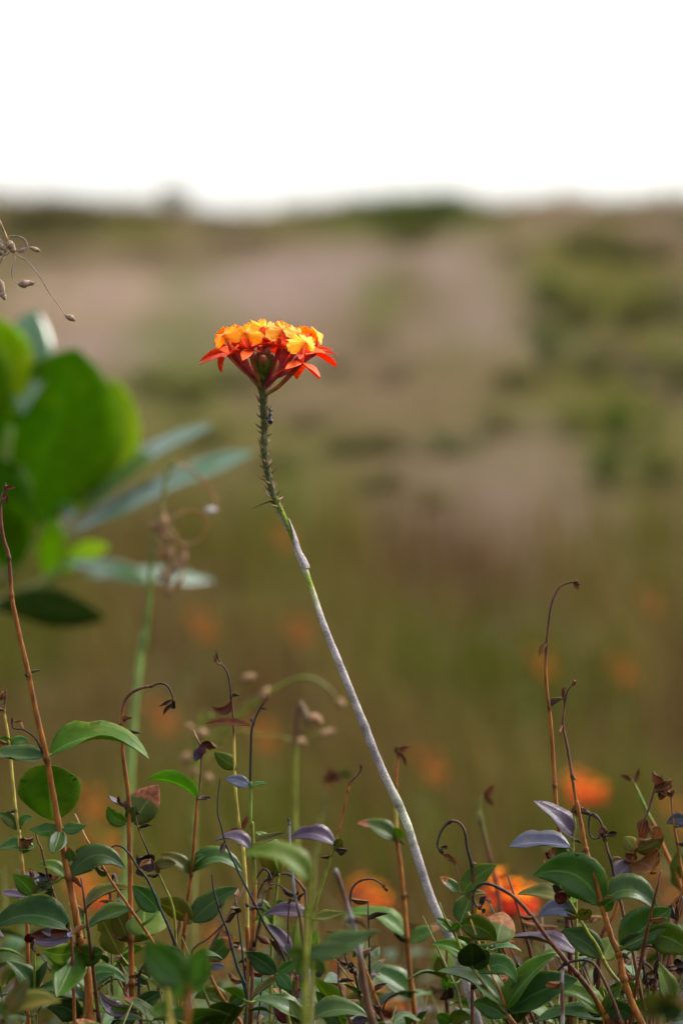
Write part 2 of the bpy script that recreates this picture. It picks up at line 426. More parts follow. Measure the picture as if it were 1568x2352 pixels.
def plant(name, cat, label, d, stems, leaves='', group=None):
    """stems: (points, radius at start, radius at end, colours[, rooted]); leaves: one per line, crop bx,by,tx,ty,width,kind[,arc[,side[,dt]]]"""
    org = foot(stems[0][0], d)
    root = empty(name, org, label, cat, group)
    allp = []
    for i, st in enumerate(stems):
        rooted = st[4] if len(st) > 4 else i == 0
        o, vis, end = stem_mesh(root, org, st[0], d, st[1], st[2], st[3], rooted, 'stem' if i == 0 else 'side_stem')
        allp.append(vis)
        rs = random.Random(SEED[0]*7+i)
        for q in parse_pts(st[0]):
            if not q[3]: continue
            for _ in range(rs.choice((0, 1, 1, 2))):
                b = at(q[0], q[1], d+q[2])-org; a = rs.uniform(0, 6.28); dr = Vector((math.cos(a), math.sin(a)*.5, rs.uniform(-.7, .6))).normalized(); lg = rs.uniform(.003, .011)
                V, F, U, Mi = leaf_geo(b, b+dr*lg, dr.orthogonal().normalized(), lg*rs.uniform(.3, .6), fold=.4, crumple=.4, seed=rs.randrange(999), na=6, nb=2)
                mkobj('leaf_scrap', V, F, LM[rs.choice(('dry', 'black', 'black'))], root, uvs=U, midx=Mi)
    for ln in leaves.strip().splitlines():
        ln = ln.strip()
        if not ln: continue
        c, rest = ln.split(' '); c = int(c); v = rest.split(',')
        k = CR[c][2]
        kind = v[5]; arc = float(v[6]) if len(v) > 6 else 0; side = int(v[7]) if len(v) > 7 else 1; dt = float(v[8]) if len(v) > 8 else 0
        SEED[0] += 1
        img_leaf(root, org, sp(c, float(v[0]), float(v[1])), sp(c, float(v[2]), float(v[3])), float(v[4])*k, kind, d, arc*k, side, dt, SEED[0], allp,
                 name='withered_leaf' if kind in ('dry', 'black') else 'leaf')
    return root
#%%PART2
# ------------------------------------------------------------------ the ground: flat meadow running up a sandy dune
def axis(a, b, fine, mid):
    out = []; x = a
    while x < b:
        out.append(x); ax_ = abs(x-mid)
        x += fine if ax_ < 6 else fine*3 if ax_ < 12 else fine*12 if ax_ < 40 else fine*60 if ax_ < 150 else fine*200
    return out+[b]
TAN, MAUVE, OLIVE, BROWN, GREENB, SOIL = (.165, .118, .082), (.150, .108, .088), (.052, .052, .009), (.088, .062, .033), (.034, .060, .003), (.040, .030, .009)
PATCH = [(300, 690, 700, 120, TAN, .9), (650, 660, 420, 130, MAUVE, .9), (250, 800, 420, 70, MAUVE, .8), (780, 590, 300, 70, MAUVE, .6), (1080, 620, 240, 150, MAUVE, .8), (1080, 760, 260, 120, MAUVE, .7),
         (870, 930, 300, 110, BROWN, .6), (1170, 1200, 380, 90, MAUVE, .6), (1050, 1330, 400, 80, BROWN, .6),
         (200, 530, 620, 60, OLIVE, .95), (640, 515, 400, 30, OLIVE, .9), (930, 510, 460, 50, GREENB, .95), (1300, 500, 300, 30, BROWN, .6), (1420, 620, 330, 200, OLIVE, .8), (1300, 780, 200, 180, OLIVE, .9), (1440, 1050, 180, 200, GREENB, .7),
         (950, 1040, 420, 60, OLIVE, .9), (560, 880, 400, 50, OLIVE, .7), (420, 940, 300, 60, OLIVE, .7), (1300, 900, 300, 120, OLIVE, .6), (480, 1150, 400, 90, BROWN, .6), (700, 1060, 300, 60, OLIVE, .6), (600, 1000, 700, 90, OLIVE, .55), (1250, 1050, 400, 90, OLIVE, .5), (750, 860, 400, 40, BROWN, .8), (1350, 700, 420, 330, OLIVE, .6), (1400, 950, 380, 330, OLIVE, .55), (470, 1010, 500, 120, OLIVE, .5)]
PW = []
for (px, py, wp, hp, c, s) in PATCH:
    g0, d0 = ground_at(px, py); g1, d1 = ground_at(px, py-hp/2); g2, d2 = ground_at(px, py+hp/2)
    if g0 is None: continue
    y1 = g1.y if g1 else 46-FD
    y2 = g2.y if g2 else g0.y-2
    PW.append((g0.x, (y1+y2)/2, wp*PX*d0/FD/2, max(.5, (y1-y2)/2), c, s))
def ground_col(x, y):
    d = y+FD
    k = min(1, max(0, (d-11)/8))
    n = noise.noise(Vector((x*.8, y*.25, 1)))*.5+.5
    c = [lerp(a, b, k) for a, b in zip(SOIL, [lerp(p, q, n) for p, q in zip(BROWN, (.105, .076, .048))])]
    for (cx, cy, rx, ry, pc, s) in PW:
        q = ((x-cx)/rx)**2+((y-cy)/ry)**2
        if q < 4:
            f = s*max(0, 1-q/2.2*(1+.5*noise.noise(Vector((x*3, y*1.2, 5)))))
            f = min(1, max(0, f)); c = [lerp(a, b, f) for a, b in zip(c, pc)]
    if d > 13:                                      # scrubby mottling all over the slope
        q = noise.noise(Vector((x*2.2, y*.13, 9)))+.5*noise.noise(Vector((x*5, y*.3, 2)))
        f = min(1, max(0, (q-.12)*2))*.5; c = [lerp(a, b, f) for a, b in zip(c, OLIVE if noise.noise(Vector((x*1.1, y*.07, 4))) > -.1 else GREENB)]
        f = min(1, max(0, (-q-.25)*2.5))*.45; c = [lerp(a, b, f) for a, b in zip(c, MAUVE)]
    return c
XS = axis(-1500, 1500, .16, 0); YS = axis(-60, 8, .25, 3)[:-1]+axis(8, 3000, .3, 26)
V = [(x, y, terr(x, y)) for y in YS for x in XS]; nx = len(XS)
F = [(j*nx+i, j*nx+i+1, j*nx+nx+i+1, j*nx+nx+i) for j in range(len(YS)-1) for i in range(nx-1)]
m, nt, N, L, bs = newmat('sandy_ground')
a = N.new('ShaderNodeAttribute'); a.attribute_name = 'Col'
tc = N.new('ShaderNodeTexCoord')
n1 = nnoise(N, L, 9, 6, tc.outputs['Object'], .7); n2 = nnoise(N, L, 60, 4, tc.outputs['Object'], .7)
f = nmath(N, L, 'ADD', .45, nmath(N, L, 'ADD', nmath(N, L, 'MULTIPLY', n1, .7), nmath(N, L, 'MULTIPLY', n2, .4)))
g = N.new('ShaderNodeCombineColor'); [L.new(f, g.inputs[i]) for i in range(3)]
L.new(nmix(N, L, 1., a.outputs['Color'], g.outputs[0], 'MULTIPLY'), bs.inputs['Base Color']); bs.inputs['Roughness'].default_value = .95; bs.inputs['Specular IOR Level'].default_value = 0
bump(N, L, bs, n2, .5, .02)
go = mkobj('ground', V, F, m, cols=[ground_col(v[0], v[1]) if abs(v[0]) < 30 and v[1] < 90 else (.2, .16, .1) for v in V]); tag(go, kind='structure')

# ------------------------------------------------------------------ shrubs on the dune
def quad_leaf(V, F, C, p, dr, up, l, wd, c):
    dr = dr.normalized(); b = dr.cross(up)
    if b.length < 1e-4: b = dr.orthogonal()
    b.normalize(); n = b.cross(dr); o = len(V)
    V += [p, p+dr*l*.45+b*wd*.5+n*wd*.15, p+dr*l-n*l*.12, p+dr*l*.45-b*wd*.5+n*wd*.15]; F += [(o, o+1, o+2), (o, o+2, o+3)]; C += [c]*4
def shrub_proto(seed, cols, leafy=900, leaf=.07):
    """a unit shrub: one metre wide, one metre tall"""
    rng = random.Random(seed)
    V, F, C = [], [], []
    clumps = [(Vector((rng.uniform(-.33, .33), rng.uniform(-.33, .33), rng.uniform(.35, .8))), rng.uniform(.14, .26)) for _ in range(11)]
    for i in range(leafy):
        cc, cr = rng.choice(clumps)
        dr = Vector((rng.gauss(0, 1), rng.gauss(0, 1), rng.gauss(.3, 1))).normalized()
        p = cc+dr*cr*rng.uniform(.55, 1.05); p.z = max(.03, p.z)
        q = (dr+Vector((rng.gauss(0, .5), rng.gauss(0, .5), rng.gauss(.4, .4))))
        c = rng.choice(cols); j = rng.uniform(.7, 1.3)
        quad_leaf(V, F, C, p, q, Vector((0, 0, 1)), leaf*rng.uniform(.7, 1.4), leaf*.55, tuple(x*j for x in c))
    SV, SF, SCc = [], [], []
    for cc, cr in clumps:
        b = Vector((cc.x*.15, cc.y*.15, -.08)); mdl = b.lerp(cc, .5)+Vector((rng.uniform(-.05, .05), rng.uniform(-.05, .05), .05))
        tube([b, mdl, cc], [.022, .016, .007], [(.10, .07, .045)]*3, 5, SV, SF, SCc)
    return (V, F, C), (SV, SF, SCc)
SH = {'green': [(.036, .076, .005), (.055, .10, .007), (.028, .055, .005)], 'olive': [(.060, .064, .009), (.085, .078, .014), (.042, .048, .008)],
      'yellow': [(.095, .105, .010), (.12, .115, .014), (.065, .075, .010)], 'dry': [(.12, .08, .042), (.17, .12, .07), (.07, .045, .025)]}
SHL = {'green': 'low dark green cushion shrub growing on the sandy dune slope', 'olive': 'low olive green scrub bush growing on the sandy dune slope',
       'yellow': 'low yellowish green shrub growing on the sandy dune slope', 'dry': 'dried brown twiggy shrub standing on the sandy dune slope'}
SHP = {}
for i, k in enumerate(SH):
    for q in range(2):
        g, s = shrub_proto(i*7+q+1, SH[k], 800 if k != 'dry' else 420)
        mg = bpy.data.meshes.new('crown'); mg.from_pydata(g[0], [], g[1]); mg.materials.append(M_SHRUB)
        mg.attributes.new('Col', 'FLOAT_COLOR', 'POINT').data.foreach_set('color', [x for c in g[2] for x in (*c, 1)])
        ms = bpy.data.meshes.new('branches'); ms.from_pydata(s[0], [], s[1]); ms.materials.append(M_STEM)
        ms.attributes.new('Col', 'FLOAT_COLOR', 'POINT').data.foreach_set('color', [x for c in s[2] for x in (*c, 1)])
        SHP[k, q] = (mg, ms)
def shrub(kind, q, p, wd, ht, rz, label=None):
    e = empty('dune_shrub', p, label or SHL[kind], 'shrub', None if label else 'low shrubs of the dune slope, '+kind)
    e.scale = (wd, wd, ht); e.rotation_euler.z = rz
    for n_, me in zip(('crown', 'branches'), SHP[kind, q]):
        o = bpy.data.objects.new(n_, me); col.objects.link(o); o.parent = e
rng = random.Random(11)
SHR = [  # picture x, y of the foot, width, height (in the picture), kind
    (410, 500, 100, 62, 'olive'), (60, 500, 260, 36, 'olive'), (210, 505, 220, 26, 'olive'), (330, 515, 200, 24, 'olive'), (120, 545, 300, 34, 'olive'), (500, 512, 150, 18, 'olive'),
    (720, 505, 160, 18, 'olive'), (850, 502, 170, 36, 'green'), (960, 505, 200, 50, 'green'), (1050, 502, 150, 38, 'green'), (900, 515, 180, 40, 'green'), (1010, 515, 180, 40, 'green'), (940, 525, 190, 26, 'yellow'), (1130, 505, 120, 14, 'olive'),
    (1440, 500, 140, 18, 'dry'), (1530, 505, 140, 18, 'olive'), (1330, 590, 150, 50, 'olive'), (1420, 610, 190, 60, 'olive'), (1520, 600, 170, 55, 'dry'), (1250, 720, 120, 70, 'green'), (1320, 760, 150, 80, 'olive'),
    (1440, 760, 160, 70, 'yellow'), (1530, 740, 160, 80, 'olive'), (1260, 850, 130, 90, 'green'), (1360, 870, 140, 70, 'olive'), (1470, 880, 170, 80, 'dry'), (1550, 920, 160, 90, 'olive'),
    (1450, 1060, 130, 120, 'green'), (1430, 1160, 150, 110, 'green'), (1530, 1150, 120, 90, 'olive'), (1320, 1010, 150, 60, 'yellow'), (1050, 1060, 150, 48, 'green'), (900, 1050, 170, 40, 'olive'), (790, 1060, 150, 40, 'olive'), (1180, 1010, 160, 50, 'yellow'),
    (560, 900, 150, 40, 'olive'), (430, 930, 150, 50, 'olive'), (350, 900, 130, 36, 'yellow'), (700, 990, 140, 40, 'dry'), (900, 880, 130, 36, 'dry'), (480, 1040, 150, 46, 'olive'), (640, 1110, 150, 46, 'olive'), (760, 860, 150, 30, 'dry'), (860, 800, 120, 26, 'dry'),
    (1170, 600, 110, 26, 'dry'), (960, 560, 150, 20, 'yellow'), (560, 560, 200, 16, 'dry'), (330, 590, 220, 16, 'dry'), (100, 600, 200, 18, 'dry'), (1190, 900, 120, 40, 'olive'), (860, 1150, 160, 46, 'olive'), (1000, 1180, 130, 36, 'yellow')]
for (px, py, wp, hp, kind) in SHR:
    g, d = ground_at(px, py)
    if g is None: g = at(px, py, 46.5); d = 46.5; 
    g.z = terr(g.x, g.y)
    s = PX*d/FD
    lab = 'olive bush rising alone above the skyline of the dune' if (px, py) == (410, 500) else None
    shrub(kind, rng.randrange(2), g-Vector((0, 0, .01)), wp*s*1.1, hp*s*1.15+.03, rng.uniform(0, 6.28), lab)
for i in range(24):      # the slope goes on beside the picture
    sx = rng.choice((-1, 1)); d = rng.uniform(14, 46); x = sx*(d*.06+rng.uniform(.2, 5)); y = d-FD
    shrub(rng.choice(('olive', 'olive', 'green', 'yellow', 'dry')), rng.randrange(2), Vector((x, y, terr(x, y)-.01)), rng.uniform(.25, .8), rng.uniform(.1, .4), rng.uniform(0, 6.28))

# ------------------------------------------------------------------ grass: dry on the dune, mixed in the meadow
def blades(name, label, n, dmin, dmax, spread, hmin, hmax, wd, cols, seed, thin=None):
    rng = random.Random(seed); V, F, C = [], [], []
    while n > 0:
        d = math.sqrt(rng.uniform(dmin**2, dmax**2)); x = rng.uniform(-1, 1)*(d*.06*1.15+spread); y = d-FD
        if noise.noise(Vector((x*1.3, y*.8, seed))) < -.12 and rng.random() < .8: continue
        if thin and thin(x, y, rng): continue
        z = terr(x, y); c = cols[int(min(.999, max(0, .5+1.1*noise.noise(Vector((x*1.7, y*.5, seed+20)))+rng.gauss(0, .16)))*len(cols))]
        for k in range(rng.randrange(3, 7)):
            n -= 1
            a = rng.uniform(0, 6.28); h = rng.uniform(hmin, hmax); ln = rng.uniform(.1, .6)*h
            o = len(V); dx, dy = math.cos(a), math.sin(a); bx, by = -dy*wd/2, dx*wd/2
            x0 = x+rng.gauss(0, .02); y0 = y+rng.gauss(0, .02); j = rng.uniform(.7, 1.25)
            for t in (0, .55, 1):
                q = 1-t*.92
                V.append((x0+dx*ln*t*t+bx*q, y0+dy*ln*t*t+by*q, z-.01+h*t*(1-.12*t))); V.append((x0+dx*ln*t*t-bx*q, y0+dy*ln*t*t-by*q, z-.01+h*t*(1-.12*t)))
            F += [(o, o+1, o+3, o+2), (o+2, o+3, o+5, o+4)]; C += [tuple(v*j for v in c)]*6
    o = mkobj(name, V, F, M_BLADE, cols=C); tag(o, label, 'grass', kind='stuff')
blades('meadow_grass', 'thin olive and tan grass of the meadow behind the shoots', 20000, 4.3, 14.5, .9, .08, .30, .006,
       [(.066, .072, .007), (.092, .086, .011), (.110, .090, .018), (.122, .086, .022), (.130, .080, .026), (.085, .046, .016)], 3)
blades('dune_grass', 'short dry tan grass sprinkled over the dune slope', 9000, 14, 46, 1.5, .04, .12, .007,
       [(.21, .15, .085), (.17, .12, .06), (.12, .10, .03), (.14, .10, .05)], 5,
       lambda x, y, r: any(((x-a)/b)**2+((y-c)/e)**2 < 1 for a, c, b, e, cc, s in PW if cc in (TAN, MAUVE)) and r.random() < .75)

# ------------------------------------------------------------------ orchid pieces (shared meshes)
def tepal_mesh():
    V, F, U, Mi = leaf_geo(Vector((0, 0, 0)), Vector((.0185, 0, .0004)), Vector((0, 0, 1)), .0066, Vector((0, 0, .0012)), fold=.18, thick=.0003, shape=.3, na=8, nb=2, wavy=False)
    me = bpy.data.meshes.new('tepal'); me.from_pydata(V, [], F); me.materials.append(M_TEPAL)
    me.attributes.new('leafuv', 'FLOAT_VECTOR', 'POINT').data.foreach_set('vector', [c for u in U for c in u])
    me.polygons.foreach_set('use_smooth', [True]*len(F)); return me
def lip_mesh(seed):
    """three fringed lobes round a raised throat, facing +Z, the split middle lobe towards +Y"""
    rng = random.Random(seed); na, nr = 60, 6
    lobes = [(R(0), .0108, R(44)), (R(180), .0108, R(44)), (R(60), .0080, R(32)), (R(120), .0080, R(32))]
    V, F, U = [], [], []
    for side in (0, 1):
        for i in range(nr+1):
            for k in range(na):
                a = 2*math.pi*k/na
                rr = .0024
                for (la, lr, lw) in lobes:
                    da = (a-la+math.pi) % (2*math.pi)-math.pi
                    rr = max(rr, lr*math.exp(-(da/lw)**4*.9))
                fr = rng.uniform(.86, 1.08) if k % 2 else rng.uniform(.97, 1.16)
                t = i/nr; r = rr*t*(1+(fr-1)*t**4)
                z =   .0007*math.sin(a*5+seed)*t*t+.0022*math.exp(-(t*3)**2)-.0022*t*t+rng.uniform(-.0002, .0002)*t
                V.append(Vector((r*math.cos(a), r*math.sin(a), z-.00025*side))); U.append((math.sin(a*4), t, max(0, 1-t*3.2)))
    o = (nr+1)*na
    for side in (0, 1):
        for i in range(nr):
            for k in range(na):
                b = side*o+i*na; q = (b+k, b+(k+1) % na, b+na+(k+1) % na, b+na+k)
                F.append(q if side else q[::-1])
    for k in range(na): F.append((nr*na+k, nr*na+(k+1) % na, o+nr*na+(k+1) % na, o+nr*na+k))
    me = bpy.data.meshes.new('lip'); me.from_pydata(V, [], F); me.materials.append(M_LIP)
    me.attributes.new('leafuv', 'FLOAT_VECTOR', 'POINT').data.foreach_set('vector', [c for u in U for c in u])
    me.polygons.foreach_set('use_smooth', [True]*len(F)); return me
TEPAL = tepal_mesh(); LIPS = [lip_mesh(i) for i in range(4)]
def frame(z, yhint):
    z = z.normalized(); y = yhint-z*yhint.dot(z)
    if y.length < 1e-4: y = z.orthogonal()
    y.normalize(); x = y.cross(z)
    return Matrix((x, y, z)).transposed()
def floret(parent, start, C, axis, out, seed, scale=1., lift=(-.45, .25)):
    """pedicel from start to C, five tepals round C, a column along axis and the lip on top (coordinates local to parent)"""
    rng = random.Random(seed)
    e = bpy.data.objects.new('floret', None); col.objects.link(e); e.parent = parent; e.empty_display_size = .005
    axis = axis.normalized()
    P = [Vector(p) for p in catmull([tuple(start), tuple(start.lerp(C, .45)+Vector((0, 0, -.0022))), tuple(C)], 5)]
    cs = [tuple(lerp(a, b, i/10) for a, b in zip((.14, .022, .028), (.34, .022, .014))) for i in range(11)]
    if seed % 3 == 1: cs = [tuple(lerp(a, b, i/10) for a, b in zip((.10, .11, .02), (.40, .04, .02))) for i in range(11)]
    V, F, Cc = tube(P, [lerp(.0009, .0016, i/10)*scale for i in range(11)], cs, 7)
    mkobj('pedicel', V, F, M_STEM, e, cols=Cc)
    fr = frame(axis, out)
    a0 = rng.uniform(0, 1.2)
    for k in range(5):
        a = a0+k*2*math.pi/5+rng.uniform(-.15, .15)
        up = rng.uniform(*lift)
        dr = (fr @ Vector((math.cos(a), math.sin(a), up))).normalized()
        o = bpy.data.objects.new('tepal', TEPAL); col.objects.link(o); o.parent = e
        s = scale*rng.uniform(.86, 1.08)
        o.matrix_local = Matrix.Translation(C) @ (frame(axis, axis.cross(dr)).to_4x4()) @ Matrix.Rotation(-up*1.0, 4, 'Y') @ Matrix.Rotation(rng.uniform(-.4, .4), 4, 'X') @ Matrix.Diagonal((s, s*(1.15 if k % 2 else .95), s, 1))
    tipc = C+axis*.0088*scale+Vector((0, 0, .0015*scale))
    cc = [(.70, .055, .015), (.72, .07, .015), (.78, .15, .015)]
    V, F, Cc = tube([C-axis*.001, C.lerp(tipc, .5), tipc], [.0014*scale, .0012*scale, .0015*scale], cc, 7)
    mkobj('column', V, F, M_STEM, e, cols=Cc)
    o = bpy.data.objects.new('lip', LIPS[seed % 4]); col.objects.link(o); o.parent = e
    ln = (out*.75+Vector((0, -.25, 0))+axis*.45).normalized()
    s = scale*rng.uniform(.86, 1.02)
    o.matrix_local = Matrix.Translation(tipc+ln*.0006) @ frame(ln, Vector((0, 0, 1))).to_4x4() @ Matrix.Rotation(rng.uniform(-.35, .35), 4, 'Z') @ Matrix.Diagonal((s, s, s, 1))
    return e

# ------------------------------------------------------------------ the orchid in focus
ORC = "1:690,560,.045 690,640,.045 690,720,.045 695,850,.045 703,1000,.043 702,1150,.04 715,1280,.037 740,1400,.034 775,1530,.03 830,1650,.027 890,1780,.024 930,1880,.022 960,1980,.02 1000,2060,.018 1050,2200,.015 1095,2330,.012 5:620,0 740,300 860,600 980,900 1130,1220 6:1200,340 1300,640 1400,850 1500,1100 8:270,1350"
PP = parse_pts(ORC)
org = foot(ORC, 3.0)
orchid = empty('flowering_orchid', org, 'tall leaning orchid with grey cane and one orange and red flower head', 'orchid', None)
RADS = [5, 7, 8, 8.2, 8.4, 8.4, 8.4, 8.2, 7.6, 6.2, 6.2, 6.2, 6.8, 7.8, 6.2, 6.4, 7.4, 8.4, 9.2, 9.4, 9.5, 9.7, 9.8, 10, 10.2, 10.4]
G1, G2, G3, GY = (.042, .048, .010), (.11, .15, .012), (.18, .22, .022), (.30, .262, .245)
CLS = [G1, G1, G1, G1, G1, G1, G1, G1, G1, G2, G2, G2, (.3, .27, .22), (.36, .31, .28), G3, (.30, .29, .16), GY, GY, GY, GY, (.36, .36, .25), GY, GY, GY, GY, GY]
fine = catmull([(*at(p[0], p[1], 3+p[2]), r*PX, *c) for p, r, c in zip(PP, RADS, CLS)], 7)
pts = [Vector(f[:3]) for f in fine]; rad = [max(.0005, f[3]) for f in fine]; cls = [tuple(max(.005, x) for x in f[4:7]) for f in fine]
rg = random.Random(4)
for i in range(len(pts)):
    if 7*8 > i: rad[i] *= rg.uniform(.88, 1.12)
    elif i > 7*15:
        rad[i] *= rg.uniform(.96, 1.04); j = rg.uniform(.7, 1.15)*(.8+.35*noise.noise(Vector((i*.21, 3, 1)))+.2); cls[i] = tuple(c*j for c in cls[i])
for q in (7*18+1, 7*20-2, 7*13+2):                        # cane joints
    if q < len(rad): rad[q] *= 1.16; rad[q-1] *= 1.1; cls[q] = tuple(c*.6 for c in cls[q])
vis_orchid = list(pts)
p = pts[-1]; dv = (pts[-1]-pts[-8]); dx = dv.x/-dv.z; H = p.z-terr(p.x, p.y)+.01
for i in range(1, 6):
    t = i/5; pts.append(Vector((p.x+dx*H*(t-.4*t*t), p.y, p.z-H*t))); rad.append(rad[-1]); cls.append(GY)
V, F, C = tube([q-org for q in pts], rad, cls, 12)
mkobj('cane', V, F, M_BARK, orchid, cols=C)
# spiky bracts left along the flower stalk
bv, bf, bc = tube([Vector((0, 0, 0)), Vector((.0009, 0, .0009)), Vector((.0024, 0, .0030)), Vector((.0036, 0, .0052))], [.0013, .0011, .0006, .0001], [(.06, .055, .015), (.11, .065, .022), (.16, .075, .03), (.07, .03, .018)], 5)
bme = bpy.data.meshes.new('bract'); bme.from_pydata(bv, [], bf); bme.materials.append(M_STEM)
bme.attributes.new('Col', 'FLOAT_COLOR', 'POINT').data.foreach_set('color', [x for c in bc for x in (*c, 1)])
for i in range(76):
    q = 8+i*(7*9.2-8)/76; k = int(q); pp = vis_orchid[k].lerp(vis_orchid[k+1], q-k); tg = (vis_orchid[k]-vis_orchid[k+1]).normalized()
    a = i*2.4; u = tg.orthogonal().normalized(); rd = (u*math.cos(a)+tg.cross(u)*math.sin(a))
    o = bpy.data.objects.new('bract', bme); col.objects.link(o); o.parent = orchid
    s = rg.uniform(.4, .78)
    o.matrix_local = Matrix.Translation(pp-org+rd*rad[k]*.8) @ Matrix((rd, tg.cross(rd), tg)).transposed().to_4x4() @ Matrix.Rotation(rg.uniform(-.3, .7), 4, 'Y') @ Matrix.Diagonal((s, s*.9, s, 1))
# papery grey sheath hugging one side, loose strand and dry bract
def sheath(name, i0, i1, a0, a1, k, c):
    V, F, C = [], [], []; n = 9
    for i in range(i0, i1+1):
        tg = (vis_orchid[i]-vis_orchid[min(i+1, len(vis_orchid)-1)]).normalized(); x = Vector((1, 0, 0)); x = (x-tg*x.dot(tg)).normalized(); y = tg.cross(x)
        t = (i-i0)/(i1-i0); wv = min(1, .25+1.6*t)
        for side in (0, 1):
            for j in range(n):
                a = lerp(a0, a1, .5+(j/(n-1)-.5)*wv); r = rad[i]*(k-.08*side)+.0004
                V.append(vis_orchid[i]-org+(x*math.cos(a)+y*math.sin(a))*r); jj = rg.uniform(.8, 1.15); C.append(tuple(v*jj for v in c))
    m_ = i1-i0
    for i in range(m_):
        for j in range(n-1):
            b = i*2*n+j; F.append((b, b+1, b+1+2*n, b+2*n)); F.append((b+n, b+2*n+n, b+2*n+n+1, b+n+1))
        for j in (0, n-1):
            b = i*2*n+j; F.append((b, b+2*n, b+3*n, b+n))
    mkobj(name, V, F, M_BARK, orchid, cols=C)
sheath('leaf_sheath', 7*9+4, 7*13+3, R(-110), R(100), 1.25, (.27, .23, .22))
sheath('leaf_sheath', 7*8+4, 7*10+2, R(130), R(230), 1.3, (.20, .16, .13))
o, vv_, ee_ = stem_mesh(orchid, org, "1:775,1580 750,1578 700,1595 615,1632", 3.028, 3, .7, 'db dk dk', False, 'dry_bract')
o, vv_, ee_ = stem_mesh(orchid, org, "1:735,1540 712,1500 690,1470", 3.028, 2, .6, 'gy db', False, 'dry_bract')
# the flower head
axis_top = vis_orchid[0]
FL = [  # picture (frame 1) place of the tepal star, depth, axis, lift of the tepals
    (450, 425, -.010, (-.36, -.2, .9), (-.4, .2)), (520, 400, .012, (-.22, .2, .95), (-.2, .4)), (395, 400, .014, (-.45, .2, .85), (-.4, .3)), (600, 375, .028, (-.1, .4, .9), (-.1, .5)), (700, 365, -.004, (.05, -.3, .95), (.1, .7)),
    (590, 395, -.014, (-.2, -.35, .9), (.0, .7)), (820, 380, -.006, (.05, -.15, .98), (.0, .5)), (900, 385, .028, (.2, .45, .87), (-.2, .4)), (990, 490, -.014, (.10, -.15, .97), (-.75, .15)), (1095, 415, .010, (.32, .1, .93), (-.4, .2)), (945, 405, -.008, (.16, -.2, .95), (-.1, .5)), (740, 370, .032, (.05, .45, .9), (0, .5)),
    (660, 365, .012, (0, .1, 1), (.2, .8)), (1020, 400, .024, (.25, .35, .9), (-.2, .4)), (480, 392, .028, (-.3, .4, .87), (-.2, .4)), (870, 372, .012, (.12, .1, .98), (.1, .6))]
for i, (cx, cy, dy, ax_, lift) in enumerate(FL):
    x, y = sp(1, cx, cy); C = at(x, y, 3.045+dy)-org
    k = 16 if i == 8 else 7+(i*5) % 9
    st = vis_orchid[k]-org
    out = Vector((C.x-(axis_top-org).x, C.y-(axis_top-org).y, 0)).normalized()
    floret(orchid, st, C, Vector(ax_), out, i+20, .95 if i in (0, 8) else .87, lift)
for i, (a, b, c_, dd) in enumerate(((660, 400, 640, -.006), (720, 385, 600, -.012), (610, 430, 650, -.012), (760, 430, 600, -.006), (690, 440, 600, -.018), (800, 470, 620, .004))):
    x0, y0 = sp(1, 690, c_); x1, y1 = sp(1, a, b); A = at(x0, y0, 3.045)-org; B = at(x1, y1, 3.045+dd)-org
    V, F, C = tube([A, A.lerp(B, .35), A.lerp(B, .65), A.lerp(B, .88), B], [.0012, .0022, .0028, .0024, .0008], [(.09, .13, .02), (.09, .14, .02), (.09, .12, .02), (.16, .07, .025), (.25, .06, .03)], 9)
    mkobj('bud', V, F, M_STEM, orchid, cols=C)
# the ant on the flower stalk
x, y = sp(1, 752, 910); ac = at(x, y, 3.04); ag = ac.copy()
ant = None
V, F, C = [], [], []
prof = [(-.0046, .0002), (-.0042, .0008), (-.003, .0015), (-.0018, .0013), (-.0008, .0004), (-.0004, .0004), (.0004, .0009), (.0014, .0010), (.0022, .0005), (.0025, .0005), (.0031, .0011), (.0038, .0010), (.0043, .0002)]
tube([Vector((.0002*math.sin(z*700), 0, z)) for z, r in prof], [r for z, r in prof], [(.012, .010, .009)]*len(prof), 10, V, F, C)
for sx in (-1, 1):
    for z0, z1 in ((.0002, -.0025), (.0009, .0006), (.0016, .0036)):
        tube([Vector((0, 0, z0)), Vector((sx*.0018, -.0012, lerp(z0, z1, .5))), Vector((sx*.0028, .0003, z1))], [.00022, .00018, .0001], [(.015, .011, .009)]*3, 5, V, F, C)
    tube([Vector((0, 0, .004)), Vector((sx*.0008, -.0008, .0052)), Vector((sx*.0014, -.0006, .0064))], [.00014, .00012, .0001], [(.015, .011, .009)]*3, 5, V, F, C)
ant = mkobj('ant', V, F, M_ANT, None, ac, cols=C); tag(ant, 'small black ant clinging to the spiky orchid flower stalk', 'ant'); ant.rotation_euler = (0, R(-8), R(70)); ant.location.x -= .0004

